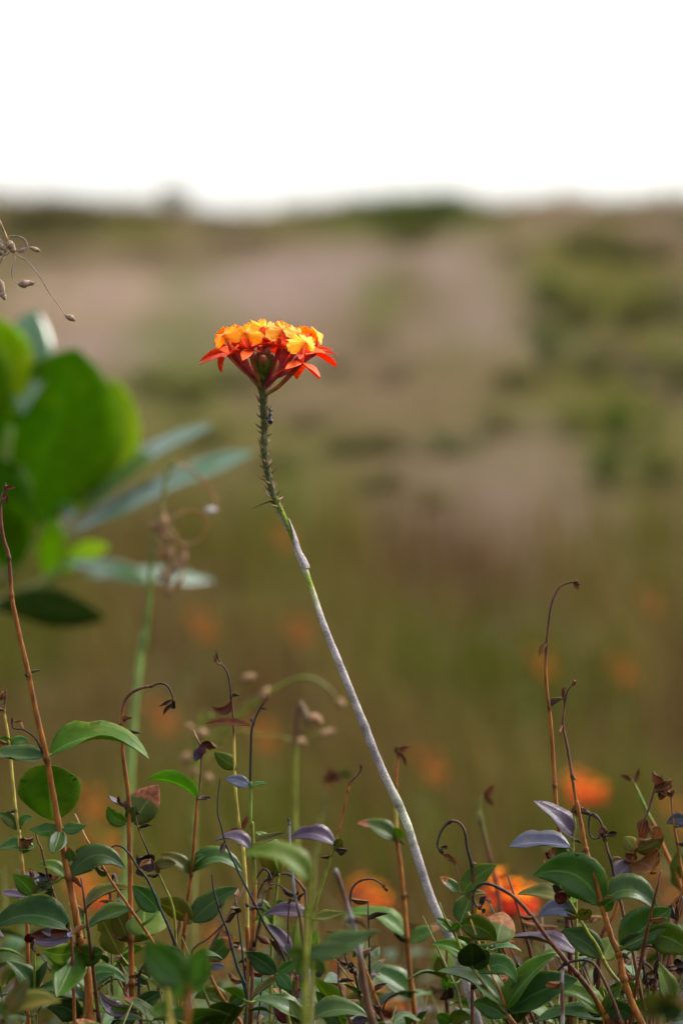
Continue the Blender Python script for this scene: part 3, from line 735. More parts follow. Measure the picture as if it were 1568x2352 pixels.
# ------------------------------------------------------------------ the other orchids in the meadow
def bg_orchid_proto(seed):
    rng = random.Random(seed)
    r = bpy.data.objects.new('meadow_orchid', None); col.objects.link(r)
    H = 1.0
    P = [Vector((rng.uniform(-.01, .01)*i*.3, rng.uniform(-.01, .01)*i*.3, -.02+(H+.02)*i/5)) for i in range(6)]; P[-1].x = P[-1].y = 0
    return r, P
def simple_floret(seed, c1=(.74, .05, .014), c2=(.93, .36, .01)):
    V, F, C = [], [], []; rng = random.Random(seed)
    for k in range(5):
        a = k*1.257+rng.uniform(-.2, .2)
        quad_leaf(V, F, C, Vector((0, 0, 0)), Vector((math.cos(a), math.sin(a), rng.uniform(-.2, .3))), Vector((0, 0, 1)), .0165, .0072, c1)
    n = 16; o = len(V); V.append(Vector((0, 0, .012))); C.append((.8, .2, .012))
    for i in range(n):
        a = 2*math.pi*i/n; rr = .0098*(.72+.28*math.cos(a*4))*rng.uniform(.9, 1.1); V.append(Vector((rr*math.cos(a), rr*math.sin(a)*.8, .0125+.002*math.sin(a*3)))); C.append(c2)
    F += [(o, o+1+i, o+1+(i+1) % n) for i in range(n)]
    tube([Vector((0, 0, -.001)), Vector((0, 0, .0125))], [.0015, .0015], [(.7, .06, .015)]*2, 5, V, F, C)
    me = bpy.data.meshes.new('floret'); me.from_pydata(V, [], F); me.materials.append(M_SHRUB)
    me.attributes.new('Col', 'FLOAT_COLOR', 'POINT').data.foreach_set('color', [x for c in C for x in (*c, 1)]); return me
SFL = [simple_floret(i) for i in range(3)]; SFD = [simple_floret(i, (.20, .080, .012), (.29, .15, .014)) for i in range(3)]     # fresh, fading
def meadow_orchid(px, py, d, size=1., label=None, seed=0, nfl=11, faded=False, group=None):
    rng = random.Random(seed*13+5)
    top = at(px, py, d); g = terr(top.x, top.y)
    base = Vector((top.x+rng.uniform(-.05, .05), top.y+rng.uniform(-.03, .03), g))
    r = empty('meadow_orchid', base, label or 'blurred orange orchid flower head on a thin stalk in the meadow grass', 'orchid', group if label else 'orange orchids of the meadow')
    T = top-base-Vector((0, 0, .012)); P = [Vector((T.x*t*t, T.y*t*t, -.01+(T.z+.01)*t)) for t in (0, .2, .4, .6, .8, 1)]
    V, F, C = tube(P, [.003, .003, .0028, .0024, .002, .0018], [(.28, .24, .16), (.25, .22, .12), (.18, .18, .05), (.13, .15, .03), (.09, .11, .02), (.08, .09, .02)], 6)
    mkobj('stalk', V, F, M_STEM, r, cols=C)
    for i in range(nfl):
        a = i*2.4; rr = .024*math.sqrt((i+.5)/nfl)*size; C0 = T+Vector((rr*math.cos(a), rr*math.sin(a), (.022-.9*rr+.012*math.sin(i*1.9))*size))
        V, F, Cc = tube([T-Vector((0, 0, .004)), T.lerp(C0, .5)-Vector((0, 0, .002)), C0], [.0009, .0011, .0014], [(.2, .05, .04), (.3, .05, .03), (.42, .04, .02)], 5)
        f = bpy.data.objects.new('floret', (SFD if faded else SFL)[i % 3]); col.objects.link(f); f.parent = r
        f.matrix_local = Matrix.Translation(C0) @ frame(Vector((math.cos(a)*rr*22, math.sin(a)*rr*22, 1)), Vector((0, 1, .1))).to_4x4() @ Matrix.Scale(size, 4) @ Matrix.Rotation(rng.uniform(0, 6), 4, 'Z')
        mkobj('pedicel', V, F, M_STEM, r, cols=Cc)
    for i in range(5):       # strap leaves up the cane
        t = .1+.13*i; p = Vector((T.x*t*t, T.y*t*t, T.z*t)); a = i*math.pi+rng.uniform(-.5, .5)+seed
        dr = Vector((math.cos(a), math.sin(a), .35)).normalized()*rng.uniform(.04, .065)
        V, F, U, Mi = leaf_geo(p, p+dr, Vector((0, 0, 1)), .016, Vector((0, 0, .006)), na=6, nb=2, seed=i)
        mkobj('leaf', V, F, LM['olive' if i % 2 else 'green'], r, uvs=U, midx=Mi)
meadow_orchid(1166, 2066, 4.25, .85, 'orange and red orchid head low behind the dark diagonal twig', 1, 13)
meadow_orchid(1338, 1815, 7.2, .95, 'bright blurred orange orchid head standing behind two tall brown shoots', 2, 9)
BGO = [(650, 1232, 12.6), (462, 1440, 10.5), (685, 1450, 10.8), (1490, 1385, 12), (1428, 1540, 10), (1242, 1525, 10.5), (985, 1760, 8.4), (372, 1650, 9), (1562, 1880, 7.4), (204, 1845, 7.2), (232, 1960, 6.4),
       (205, 2055, 6.2), (462, 2180, 5.6), (848, 2062, 6), (880, 2305, 5.2), (800, 2235, 5.6), (1538, 2045, 6.2), (1140, 2205, 5.9), (600, 1690, 9)]
FRESH = {(848, 2062), (880, 2305), (205, 2055)}
for i, (x, y, d) in enumerate(BGO):
    fr = (x, y) in FRESH
    meadow_orchid(x, y, d, random.Random(i).uniform(.8, 1.0) if fr else 1.15, None if fr else 'fading brownish orange orchid head half lost in the meadow grass', i+3, 7 if fr else 4, not fr, 'fading orchids of the meadow')
#%%PART3
# ------------------------------------------------------------------ broad-leaved bush behind (leaves of 15 to 20 cm)
CB = 5.0
bush_org = at(-150, 1300, CB); bush_org.z = terr(bush_org.x, bush_org.y)
bush = empty('broadleaf_bush', bush_org, 'bush with large thick glossy green paddle leaves reaching in above the shoots', 'bush')
br = []
for nm, s, r0, r1 in (('branch', "2:160,1790 40,1960 -150,2080 -420,2300", 14, 22), ('branch', "2:330,1920 250,1990 120,2060 -40,2130 -220,2190", 12, 16), ('branch', "2:60,1180 20,1400 -60,1700 -240,2160", 11, 18)):
    o, vis, e_ = stem_mesh(bush, bush_org, s, CB, r0, r1, 'gn ol gy', nm.endswith('h') and '-420' in s, nm); br.append(vis)
BL = """70,1760,390,770,680,broad,-20,-1,.02
400,1660,590,930,350,broadyellow,-30,-1,.06
40,1150,-40,600,330,broadyellow,0,-1,.03
120,1120,160,560,240,broadwaxy,20,1,.05
300,1730,1110,1170,110,broadwaxy,60,1,.03
330,1760,1330,1320,110,broadwaxy,20,1,-.02
310,1900,790,2000,80,broadwaxy,30,1,-.03
420,1970,1120,2000,60,broadwaxy,20,1,.04
270,2010,290,1660,140,broadyellow,10,-1,.02
330,1960,560,1810,110,broadyellow,30,-1,.04
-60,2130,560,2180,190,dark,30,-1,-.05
60,1960,30,1560,260,broad,0,-1,-.04
150,1820,-160,1330,420,broad,0,1,-.05
60,1120,-260,700,330,broad,0,-1,0.02"""
for i, ln in enumerate(BL.splitlines()):  # the lowest leaf's shade is put into its colour by the dark kind
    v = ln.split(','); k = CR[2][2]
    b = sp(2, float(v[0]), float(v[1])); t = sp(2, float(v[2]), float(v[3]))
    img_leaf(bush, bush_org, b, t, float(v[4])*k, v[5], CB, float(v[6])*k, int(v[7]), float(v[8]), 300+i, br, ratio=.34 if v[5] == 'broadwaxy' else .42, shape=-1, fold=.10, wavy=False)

# ------------------------------------------------------------------ sedges gone to seed
def seedpod(parent, origin, c, x, y, sx, sy, d, ang, seed, colr=(.30, .19, .11)):
    sx *= .9; sy *= .85
    """a small ridged, pointed seed head; size in the frame's units"""
    rng = random.Random(seed); px, py = sp(c, x, y); k = PX*d/FD*CR[c][2]
    P, rr, cc = [], [], []
    dr = Vector((math.cos(R(ang)), 0, math.sin(R(ang)))); ctr = at(px, py, d)-origin
    n = 9
    for i in range(n):
        t = i/(n-1)
        P.append(ctr+dr*(t-.5)*sx*k+Vector((0, 0, rng.uniform(-.04, .04)*sy*k))); rr.append(max(.04, math.sin(math.pi*(.08+.86*t))**.8*(1.15-.35*t))*sy*k/2*rng.uniform(.85, 1.12)); j = rng.uniform(.6, 1.25); cc.append(tuple(v*j for v in colr))
    V, F, C = tube(P, rr, cc, 9)
    V = [v+Vector((noise.noise(v*900), noise.noise(v*900+Vector((5, 5, 5))), noise.noise(v*900+Vector((9, 2, 1)))))*sy*k*.09 for v in V]
    return mkobj('seed_head', V, F, M_SEED, parent, cols=C)
SD = 3.0
s0 = "2:45,215 0,110 -60,-20 -150,-60 -240,60 -300,400 -330,900 -350,1800 -360,3000"
so = foot(s0, SD)
sedge = empty('dry_sedge', so, 'dry drooping sedge umbel with dangling brown seed heads on hair thin stalks', 'sedge')
stem_mesh(sedge, so, s0, SD, 2.6, 4.2, 'tn gy tn tn', True, 'stalk')
for s in ("2:60,240 85,285 130,310 170,350 215,410 250,470 300,540 345,605", "2:78,280 82,310 68,345 63,385 72,418 100,437", "2:45,230 30,200 60,188 100,190 130,205 146,235 143,262 125,275", "2:40,240 10,215 -10,190",
          "2:70,270 95,262 120,255 150,248 170,250", "2:40,260 15,300 -10,330", "2:20,300 0,340 -15,390 0,400", "2:95,262 110,270 128,262 120,280 105,275", "2:45,245 20,265 0,280 -20,300", "2:40,225 20,235 -5,262", "2:60,262 40,285 20,290 -10,285"):
    stem_mesh(sedge, so, s, SD, 1.5, 1.1, 'tn gy tn', False, 'ray')
for i, a in enumerate(((185, 258, 66, 30, -18), (140, 437, 96, 52, 4), (370, 617, 64, 40, -28), (8, 455, 110, 44, -72), (18, 500, 60, 40, -60), (62, 245, 80, 50, -62), (12, 245, 70, 40, -50), (8, 275, 50, 34, 20), (118, 262, 50, 22, 30))):
    seedpod(sedge, so, 2, *a[:4], SD, a[4], i, (.27, .18, .115))
SD2 = 3.95
s0 = "2:920,1365 880,1420 845,1580 812,1750 790,1900 780,2100 752,2352 3:900,50 860,400 832,700 800,1254"
so = foot(s0, SD2)
sedge = empty('tangled_sedge', so, 'blurred green sedge stalk with a tangle of tan seed heads and a wiry loop', 'sedge')
stem_mesh(sedge, so, s0, SD2, 4.0, 9.5, 'gn ol gn lg lg', True, 'stalk')
for s in ("2:900,1370 950,1385 1010,1420 1060,1465 1105,1520 1130,1580 1110,1620", "2:870,1700 920,1650 990,1625 1060,1645 1085,1700 1050,1770 980,1800 920,1780", "2:845,1600 870,1680 880,1780 900,1900 890,2040", "2:860,1690 930,1780 960,1880 950,1980", "2:850,1650 810,1690 800,1720", "2:820,1750 860,1850 870,1950"):
    stem_mesh(sedge, so, s, SD2, 3.2, 2.4, 'tn or tn', False, 'ray')
rg2 = random.Random(8)
for i, (x, y, a, b, an) in enumerate(((850, 1690, 110, 60, 70), (812, 1700, 70, 50, 30), (870, 1760, 90, 46, -40), (890, 1850, 110, 50, 80), (960, 1860, 130, 46, 85), (930, 1910, 120, 46, 70), (875, 1960, 120, 46, 80), (940, 1990, 100, 40, 60), (835, 1840, 90, 40, 70), (885, 2040, 80, 44, 80), (840, 1960, 70, 36, 60), (1105, 1622, 70, 40, 10))):
    seedpod(sedge, so, 2, x, y, a, b, SD2, an, i+40, (.24, .13, .065) if i < 11 else (.5, .45, .42))
SD3 = 3.85
s0 = "3:1330,560 1270,620 1240,750 1225,1000 1215,1254 4:1210,400"
so = foot(s0, SD3)
sedge = empty('arching_sedge', so, 'blurred yellow green sedge with arching blades and pale round seed heads', 'sedge')
stem_mesh(sedge, so, s0, SD3, 6, 9, 'yg yg ol', True, 'stalk')
for s, r in (("5:-130,750 -60,690 70,600 180,500 300,410 420,348 520,330 620,375 690,450", 10), ("5:-140,900 -50,740 80,660 200,690 330,700 440,730", 6), ("3:1250,640 1262,560 1300,520", 9), ("5:-30,760 20,640 90,540 150,480 240,440", 6), ("5:440,740 520,700 600,680", 3), ("3:1240,760 1220,660 1180,640", 6), ("3:1225,1000 1190,860 1170,830", 5), ("3:1222,1080 1260,980 1300,960", 5), ("5:-30,700 40,500 100,380 150,335", 3), ("3:1220,1060 1210,960 1195,920", 4)):
    stem_mesh(sedge, so, s, SD3, r*.6, r*.4, 'yg yg ol', False, 'blade')
for i, (c, x, y, a, b) in enumerate(((5, 150, 330, 95, 70), (5, 250, 430, 95, 75), (5, 720, 490, 80, 70), (5, 480, 735, 75, 66), (3, 1250, 680, 110, 90), (3, 1165, 835, 90, 80), (3, 1215, 925, 80, 75), (3, 1310, 965, 70, 60), (3, 1190, 640, 60, 50), (5, 640, 680, 120, 70))):
    seedpod(sedge, so, c, x, y, a, b, SD3, 20+i*40, i+70, (.27, .155, .07))
SD4 = 3.65
s0 = "5:480,480 455,560 445,700 440,830 437,1050 436,1254 6:442,180 455,420 462,560"
so = foot(s0, SD4)
sedge = empty('sedge_stalk', so, 'blurred upright yellow green stalk with a brown withered top and two tan seed heads', 'sedge')
stem_mesh(sedge, so, s0, SD4, 4.5, 9, 'db db yg yg yg or', True, 'stalk')
stem_mesh(sedge, so, "5:450,700 500,640 560,600", SD4, 3, 2.5, 'db tn', False, 'ray')
seedpod(sedge, so, 5, 570, 592, 95, 76, SD4, -30, 91, (.32, .17, .085)); seedpod(sedge, so, 5, 500, 560, 190, 62, SD4, -70, 93, (.16, .10, .05))

# ------------------------------------------------------------------ shoots of the thicket, in focus and near it
def shoot(label, d, stems, leaves='', name='leafy_shoot', cat='shoot', group=None):
    return plant(name, cat, label, d, stems, leaves, group)
W = dict(name='withered_shoot')
shoot('thick orange brown shoot with a large round leaf hanging behind its stem', 2.97, [
    ("2:40,1490 12,1560 5,1640 18,1760 48,1870* 62,2065* 3:110,0 180,310* 240,600 295,840* 360,1200 4:430,480* 480,740 505,880* 550,1100 565,1405", 3.0, 11, 'db rd or or or or'),
    ("3:270,810 235,730 195,685 150,658 90,650 78,620 80,585", 2.6, 1.6, 'dk dk')],
"""2 30,1560,35,1480,20,dry
2 20,1500,85,1500,26,dry
2 30,1520,40,1590,28,dry
3 140,612,85,605,22,dry
3 80,620,78,575,16,black
3 320,815,935,842,120,green,125,1
3 285,825,-60,800,100,teal,-20,1
3 305,880,318,1245,370,green,0,-1
4 385,175,185,182,75,teal,-20
4 390,175,545,160,70,teal,-10
4 380,190,345,320,110,teal,0,1,-.02
4 445,480,788,432,150,teal,110
4 455,390,430,295,70,tipdry
4 490,930,293,912,130,green,-40,1,-.03
4 490,935,375,1205,200,green,0,1,-.03
4 500,930,657,935,130,teal,-30,1,-.02""")
shoot('yellow stemmed shoot with an orange crumpled leaf stuck on it', 3.06, [("3:40,400 30,540* 45,640 60,740* 75,900 100,1160* 4:120,200* 140,400 160,620 175,900 180,1405", 2.5, 6, 'db ye ye ye or or')],
"""3 40,430,-20,470,60,dry
3 60,760,0,715,50,green,20
3 65,760,185,735,50,teal,20
4 105,190,-20,85,70,green,20
4 125,190,212,108,45,teal,30
4 110,300,200,240,70,dry
4 215,300,-30,320,75,teal,20
4 125,215,150,310,80,dry""")
shoot('orange shoot whose dark withered tip bends over like a crook', 3.03, [
    ("3:1085,490 1080,440 1050,382 1000,366 950,385* 900,392 820,430 775,500 762,620* 768,680* 770,790 800,1020 810,1140* 4:812,300 818,450 822,870* 828,1150* 835,1405", 2.0, 8, 'dk dk db rd or or or or or')],
"""3 1085,470,1000,510,26,black
3 1085,485,1125,510,46,black
3 1085,490,1025,570,30,black
4 800,140,678,38,90,green,-30
4 812,140,852,35,75,green,0
4 830,150,990,-90,200,half,0,-1
3 765,1130,675,1065,24,purple,-10
3 770,1125,825,1112,20,purple
3 750,1120,745,1070,20,maroon
4 820,890,1020,740,170,green,30,-1
4 815,890,700,640,140,olive,0,-1""")
shoot('olive shoot with a twisted red leaf on its dark tip', 3.05, [
    ("3:1210,655 1250,740 1265,800 1252,1030 1240,1090* 4:1235,40 1215,300 1200,470* 1180,620 1155,850* 1140,1100 1130,1405", 1.8, 6.5, 'tn db db or or or or')],
"""3 1262,790,1345,770,70,dry,30
3 1255,770,1225,855,60,purple
3 1250,760,1290,800,60,maroon
3 1242,1085,932,965,85,bright,40,-1
4 1195,455,1522,452,95,teal,95
4 1190,465,1005,345,75,olive,20
4 1205,760,945,640,130,olive,20,-1
4 1205,765,1492,552,150,teal,20
4 1200,470,1290,350,40,teal,30""")
shoot('pale yellow shoot with a black curved tip and a hooked dry leaf', 3.04, [
    ("3:1355,170 1380,230 1430,310 1450,450* 1465,600 1468,720 1475,1000 1500,1254 4:1515,200 1535,430 1548,650 1552,850 6:140,800 150,1100 160,1405", 1.6, 6.5, 'dk dk rd ye ye ye or or')],
"""3 1362,240,1330,195,30,dry
3 1360,215,1350,160,16,black
3 1450,462,1310,500,60,dry,-50
3 1488,895,1345,795,95,green,-10,-1
6 100,200,20,215,60,dry
6 110,190,140,80,50,dry""")
shoot('slender shoot, black above and green below, with a blue grey leaf and wavy dry leaf', 3.0, [
    ("5:268,440 240,490 215,530 178,620* 165,700 160,960 163,1005* 162,1254 6:170,150 180,350* 187,520 180,740 168,935* 165,1220 160,1405", 1.5, 7.5, 'db dk dk dk gn yg yg or rd rd')],
"""5 240,500,268,435,26,dry
5 215,525,255,535,16,black
5 165,622,-115,628,44,dry,10
5 158,1010,0,965,70,lavender,10
5 168,1008,265,992,24,teal
6 175,275,378,205,40,olive,-10
6 165,320,-60,255,60,purple,45
6 160,755,278,690,44,green""")
shoot('thin black wand of a dead shoot curving through the leaves', 2.99, [("3:1382,960 1368,1080 1366,1180 4:1385,150 1412,262* 1450,350 1510,480 6:140,560 200,680* 260,800 340,920 400,1100 430,1405", 1.8, 4.2, 'bk bk bk dk dk')], '', **W)
shoot('dark thin dead shoot rising beside the half brown leaf', 3.02, [("3:840,1135 850,1190* 4:870,180* 920,300 960,390 1000,470* 1040,560 1075,640 1100,800 1120,1405", 1.6, 3.6, 'dk db dk yg yg yg')],
"""3 848,1180,885,1185,20,black
4 960,400,865,330,90,black
4 965,420,1105,400,60,olive,10
4 975,430,870,400,60,purple
4 1000,460,960,390,40,dry""")
shoot('grey black dead shoot with its tip nodding over, running into the leaves', 2.98, [("4:690,312 720,287 770,297 820,350 870,430* 920,490 960,570 1010,690 1060,800 1095,890 1140,1020 1190,1230 1205,1405", 2.0, 5, 'dk dk bk bk dk gy')], '', **W)
shoot('bare orange cane slanting down between leaves', 2.99, [("4:470,85 530,220 600,340 665,450* 720,540 790,640 830,700 920,830 970,920 1040,1150 1080,1405", 2.6, 5, 'tn or or or or')],
"""4 830,690,540,812,75,teal,20
4 1000,700,830,540,130,teal,10
4 680,470,600,430,50,green
4 905,850,895,695,240,green,0,-1""")
shoot('dark brown shoot with small green leaves and a red tipped sprout', 3.02, [("4:215,165 240,260 262,310* 300,470* 330,560* 360,640 420,760 455,870 480,1100 490,1405", 2.2, 4.5, 'db db db rd or or'), ("4:190,440 205,490 212,560 213,625", 3, 2.4, 'rd rd', False)],
"""4 205,500,186,428,24,maroon
4 215,590,372,480,60,tipdry
4 215,600,80,470,110,green,10
4 240,480,312,500,36,lavender
4 410,490,222,415,56,green,30
4 212,620,5,580,50,purple
4 330,570,260,690,60,dark""")
shoot('leafy shoot with a big dark leaf spread edge on', 2.96, [("4:440,812* 452,900 470,1405", 3, 5, 'db rd or')],
"""4 440,812,-40,805,165,dark,85
4 445,820,435,858,40,lavender
4 430,830,190,850,70,maroon,-10
4 435,850,260,820,46,lavender,-20""")
shoot('green stemmed shoot with a purplish leaf pair', 3.0, [("4:212,885* 218,1050 225,1230 230,1405", 3, 4.5, 'yg yg ol')],
"""4 205,885,180,835,70,maroon
4 215,885,440,862,70,purple,-20
4 215,1230,300,1010,60,teal
4 222,1235,40,1010,110,teal,20
4 225,1240,530,1262,80,teal,55""")
shoot('shoot with yellow green upturned leaf and narrow arched leaf', 3.04, [("4:525,715* 535,900 560,1100 590,1405", 2.4, 5, 'yg or or')],
"""4 525,712,818,553,44,olive,45
4 560,1100,790,1145,60,teal,35
4 590,1160,720,1090,40,green
4 520,730,430,640,40,olive
4 540,800,440,660,40,green""")
shoot('shoot with a large olive leaf hanging beneath green ones', 3.06, [("4:755,970* 800,1030 880,1110 930,1160 980,1405", 2.6, 4.5, 'yg yg yg ol')],
"""4 755,970,625,720,170,olive,0,-1
4 800,1035,725,1012,40,bright
4 850,1080,1010,1165,60,green,20
4 880,1150,740,1000,60,green
4 930,1160,850,1090,40,teal""")
shoot('shoot with big soft blue green leaves, out of focus in front of the stems', 2.42, [("4:1185,1180* 1180,1300 1170,1405", 7, 8, 'or or')],
"""4 1175,1160,905,880,240,teal,0,1
4 1190,1190,1290,905,170,green,0,1
4 1190,1200,1310,1100,90,bright
4 1170,1250,1060,1130,90,bright""")
shoot('blurred yellow stalk standing before the blue green leaves', 2.5, [("4:1030,1010 1040,1150 1055,1280 1075,1405", 6, 9, 'yg yg ye')],
"""4 1060,1300,950,1330,90,green
4 1060,1330,1200,1330,90,teal""")
shoot('blurred shoot with a brown spotted yellow green leaf', 2.62, [("4:40,1335* 45,1405", 4, 5, 'yg ol')], "4 40,1335,385,1268,110,olive,25\n4 40,1340,-120,1230,90,green,10\n4 40,1335,180,1130,110,olive,0")
shoot('shoot with a curled dark dead leaf like a claw', 2.98, [("4:920,1020* 880,1080* 872,1200 880,1300 890,1405", 3, 5, 'dk dk db'), ("4:860,1310 720,1290 640,1230 625,1110", 2, 1, 'db db', False)],
"""4 860,1312,628,1200,80,purple,-70
4 860,1308,1022,1206,100,dark,10
4 860,1320,700,1300,90,green,-20
4 860,1330,720,1405,90,teal
4 915,1040,940,1120,40,black
4 905,1050,960,1080,40,black""")
shoot('bluish leaved shoot at the foot of the orange canes', 3.0, [("4:530,1262* 520,1330 500,1405", 3, 4, 'yg or')],
"""4 530,1262,238,1190,95,teal,45
4 500,1380,300,1300,150,dark,40
4 540,1270,720,1090,50,teal,40
4 540,1270,860,1330,90,green,-10""")
shoot('shoot with a brown patched green leaf behind the black wand', 3.12, [("4:1310,1015* 1320,1100 1400,1250 1500,1380", 3, 5, 'ol or or')],
"""4 1310,1015,1472,862,120,tipdry,10
4 1315,1060,1415,1048,44,lavender,10
4 1330,1080,1130,1180,90,green
4 1420,1270,1220,1245,90,green,40
4 1440,1280,1560,1190,80,teal
4 1480,1360,1300,1390,80,teal,20""")
shoot('dark forked twig with a withered tip crossing behind leaves', 3.05, [("4:1470,715 1420,760* 1350,830 1290,880 1230,920 1200,1000 1190,1405", 2, 4, 'db db rd')], "4 1420,750,1475,705,34,black\n4 1410,770,1460,740,24,black", **W)
shoot('dark dead cane swelling at its joints among the leaves', 3.0, [("4:1330,460 1340,560 1380,700 1430,830 1455,930* 1490,1050 1530,1150* 1560,1280 1575,1405", 2, 5.5, 'dk dk bk dk')], "4 1370,690,1390,640,20,black", **W)
# --- middle
shoot('grey weathered dead stick standing upright', 2.99, [("6:395,112 403,150* 405,250 420,430 440,600* 470,730 490,880 520,1060 540,1250 555,1405", 3.0, 5.5, 'dk gy gy db gy gy'), ("6:425,605 395,580 340,535 260,525 190,522", 2, 1.2, 'dk db', False), ("6:405,640 395,760 398,900", 1.6, 2, 'dk dk', False)],
"""6 440,640,500,590,30,black
6 420,620,390,655,24,black""", name='dead_stick', cat='stick')
shoot('blurred shoot with one long arched yellow green leaf', 2.55, [("6:545,400 545,490* 525,640 512,800 505,1000 500,1405", 3, 9, 'ol yg yg yg yg')],
"""6 535,510,105,345,130,bright,75
6 520,960,780,920,110,teal,-10
6 510,960,380,940,90,green,-20""")
shoot('slanting shoot, orange above and yellow green below, with black bud at its tip', 3.0, [("5:852,880 845,920 800,970 778,1000* 770,1040* 720,1254 6:703,220 690,300* 668,345* 610,530 550,720 530,900 520,1405", 2.6, 5.5, 'dk db or or yg yg yg yg')],
"""5 850,895,852,872,18,black
5 780,1000,790,980,26,dry
6 695,295,408,245,80,purple,55
6 690,300,735,245,60,olive
6 548,745,248,722,70,purple,25
6 545,750,748,705,44,olive,-10
6 535,760,510,660,60,bright""")
shoot('blurred brown stalk with a dry orange seed knob', 3.6, [("5:680,960 650,1030 620,1130 600,1254 6:590,120 575,320 560,420 560,1405", 4, 6, 'or ol ol ol')], "5 690,1000,640,910,90,dry\n5 670,990,720,920,80,dry\n5 720,930,800,940,60,olive", **W)
shoot('stout orange stalk with a pair of leaves, one dry at the tip', 3.22, [("5:1085,800 1075,900 1070,1010* 6:1070,60 1078,250* 1100,420 1118,600* 1140,870* 1160,1100 1190,1350 1195,1405", 3.5, 8, 'or or ye or or or or or')],
"""5 1085,810,1155,765,50,dry
5 1085,800,1150,890,46,dry
5 1080,800,1055,770,40,dry
6 1085,262,828,145,95,tipdry,20
6 1090,255,1070,170,70,bright
6 1140,885,750,712,80,green,60
6 1155,890,1352,795,80,tipdry,0
6 1190,1260,872,1050,120,teal,20""")
shoot('wiry black dead shoot hooking over beside the grey stick', 2.98, [("6:1003,555 970,520 920,497 850,507* 800,550 785,620 792,720 815,850 850,970 880,1060* 930,1200* 965,1300* 990,1405", 1.8, 5, 'dk dk dk db or rd'), ("6:985,1330 1000,1280 1030,1240 1085,1210", 3, 2, 'dk dk', False), ("6:960,1310 930,1290 905,1255", 3, 2, 'dk dk', False)],
"""6 1000,545,985,530,26,black
6 1000,550,1015,575,22,black
6 985,1335,945,1330,24,black
6 990,1340,1018,1330,20,black""", **W)
shoot('blurred grey stick leaning among the leaves', 2.76, [("6:690,430 705,470 740,580 790,745* 830,900 860,1080 890,1250 930,1405", 5, 10, 'gy db gy db db')], '', name='dead_stick', cat='stick')
shoot('short shoot with a bluish leaf ending in red', 2.7, [("6:560,975* 550,1100 540,1405", 4, 6, 'yg ol')], "6 560,970,970,815,120,teal,-25\n6 555,980,440,1090,90,green\n6 550,1000,630,1090,70,green")
shoot('shoot with a pair of dusky leaves and yellow stem', 2.93, [("6:325,1095* 350,1200 385,1320 405,1405", 3, 4.5, 'ol yg yg')],
"""6 320,1090,132,955,120,dark,10
6 330,1090,455,1008,80,teal,0
6 335,1095,420,1185,90,teal
6 335,1120,160,1250,40,olive""")
shoot('shoot with upright pale green blades', 3.06, [("6:740,1420 745,1500", 4, 5, 'yg yg')],
"""6 740,1420,540,1105,110,bright,20,-1
6 700,1420,570,1200,110,green
6 735,1425,600,1300,80,teal""")
shoot('shoot with a tall bright green leaf lit through', 3.2, [("6:520,1150* 530,1405", 4, 5, 'yg ol')], "6 520,1150,575,815,160,bright,10,-1\n6 515,1150,440,790,150,green,0,-1\n6 525,1160,620,1070,60,purple\n6 520,1180,480,660,90,bright,0,-1")
shoot('reddish shoot with a maroon leaf low down', 2.97, [("6:455,1100 450,1200* 440,1300 430,1405", 4, 6, 'rd rd rd')],
"""6 430,1380,300,1290,110,maroon
6 455,1130,415,1070,26,maroon
6 460,1130,490,1090,30,purple
6 450,1200,540,1260,50,purple
6 440,1300,300,1180,50,tipdry""")
shoot('shoot with a long curved leaf lying across the bottom stems', 2.92, [("6:515,1400 510,1460", 4, 5, 'yg ol')], "6 515,1400,890,1355,90,teal,60\n6 510,1410,190,1250,80,teal,30\n6 505,1410,400,1250,90,green")
shoot('thin reddish shoot with an olive brown cupped leaf', 2.99, [("6:710,1010 712,1140* 735,1230 760,1320 790,1405", 1.8, 4, 'dk rd rd rd')],
"""6 840,1325,998,1216,60,olive,10
6 830,1330,760,1270,110,half,0,-1
6 795,1400,900,1370,60,purple
6 712,1010,705,985,18,black""")
shoot('withered shoot with a chain of crumpled black pods', 3.02, [("6:750,970 770,1030* 800,1060* 815,1100 850,1250 870,1405", 2.5, 4, 'dk dk rd')], "6 755,980,745,955,30,black\n6 770,1030,745,1040,50,black\n6 790,1040,800,1010,46,black\n6 800,1070,780,1090,44,black\n6 810,1090,825,1075,44,black", **W)
shoot('yellow green shoot with an olive leaf arched over', 3.1, [("6:335,470* 318,620 300,780 290,1000 285,1405", 4, 5, 'yg yg yg ol')], "6 338,465,188,300,130,olive,30,-1\n6 340,460,190,200,70,green,40\n6 300,660,410,650,60,teal\n6 300,780,200,620,60,teal,10\n6 300,780,240,640,50,green")
shoot('tiny curled black tendril of a dead shoot beside the green stem', 3.0, [("6:290,505 280,465 262,440 235,436 205,480 190,520", 3.4, 2, 'dk dk', False)], '', **W)
shoot('brown shoot with a pinkish dry leaf', 3.03, [("6:408,970* 410,1100 400,1405", 3, 5, 'db rd')], "6 410,970,268,780,80,purple,0\n6 405,980,270,880,60,dry\n6 410,970,385,905,40,lavender")
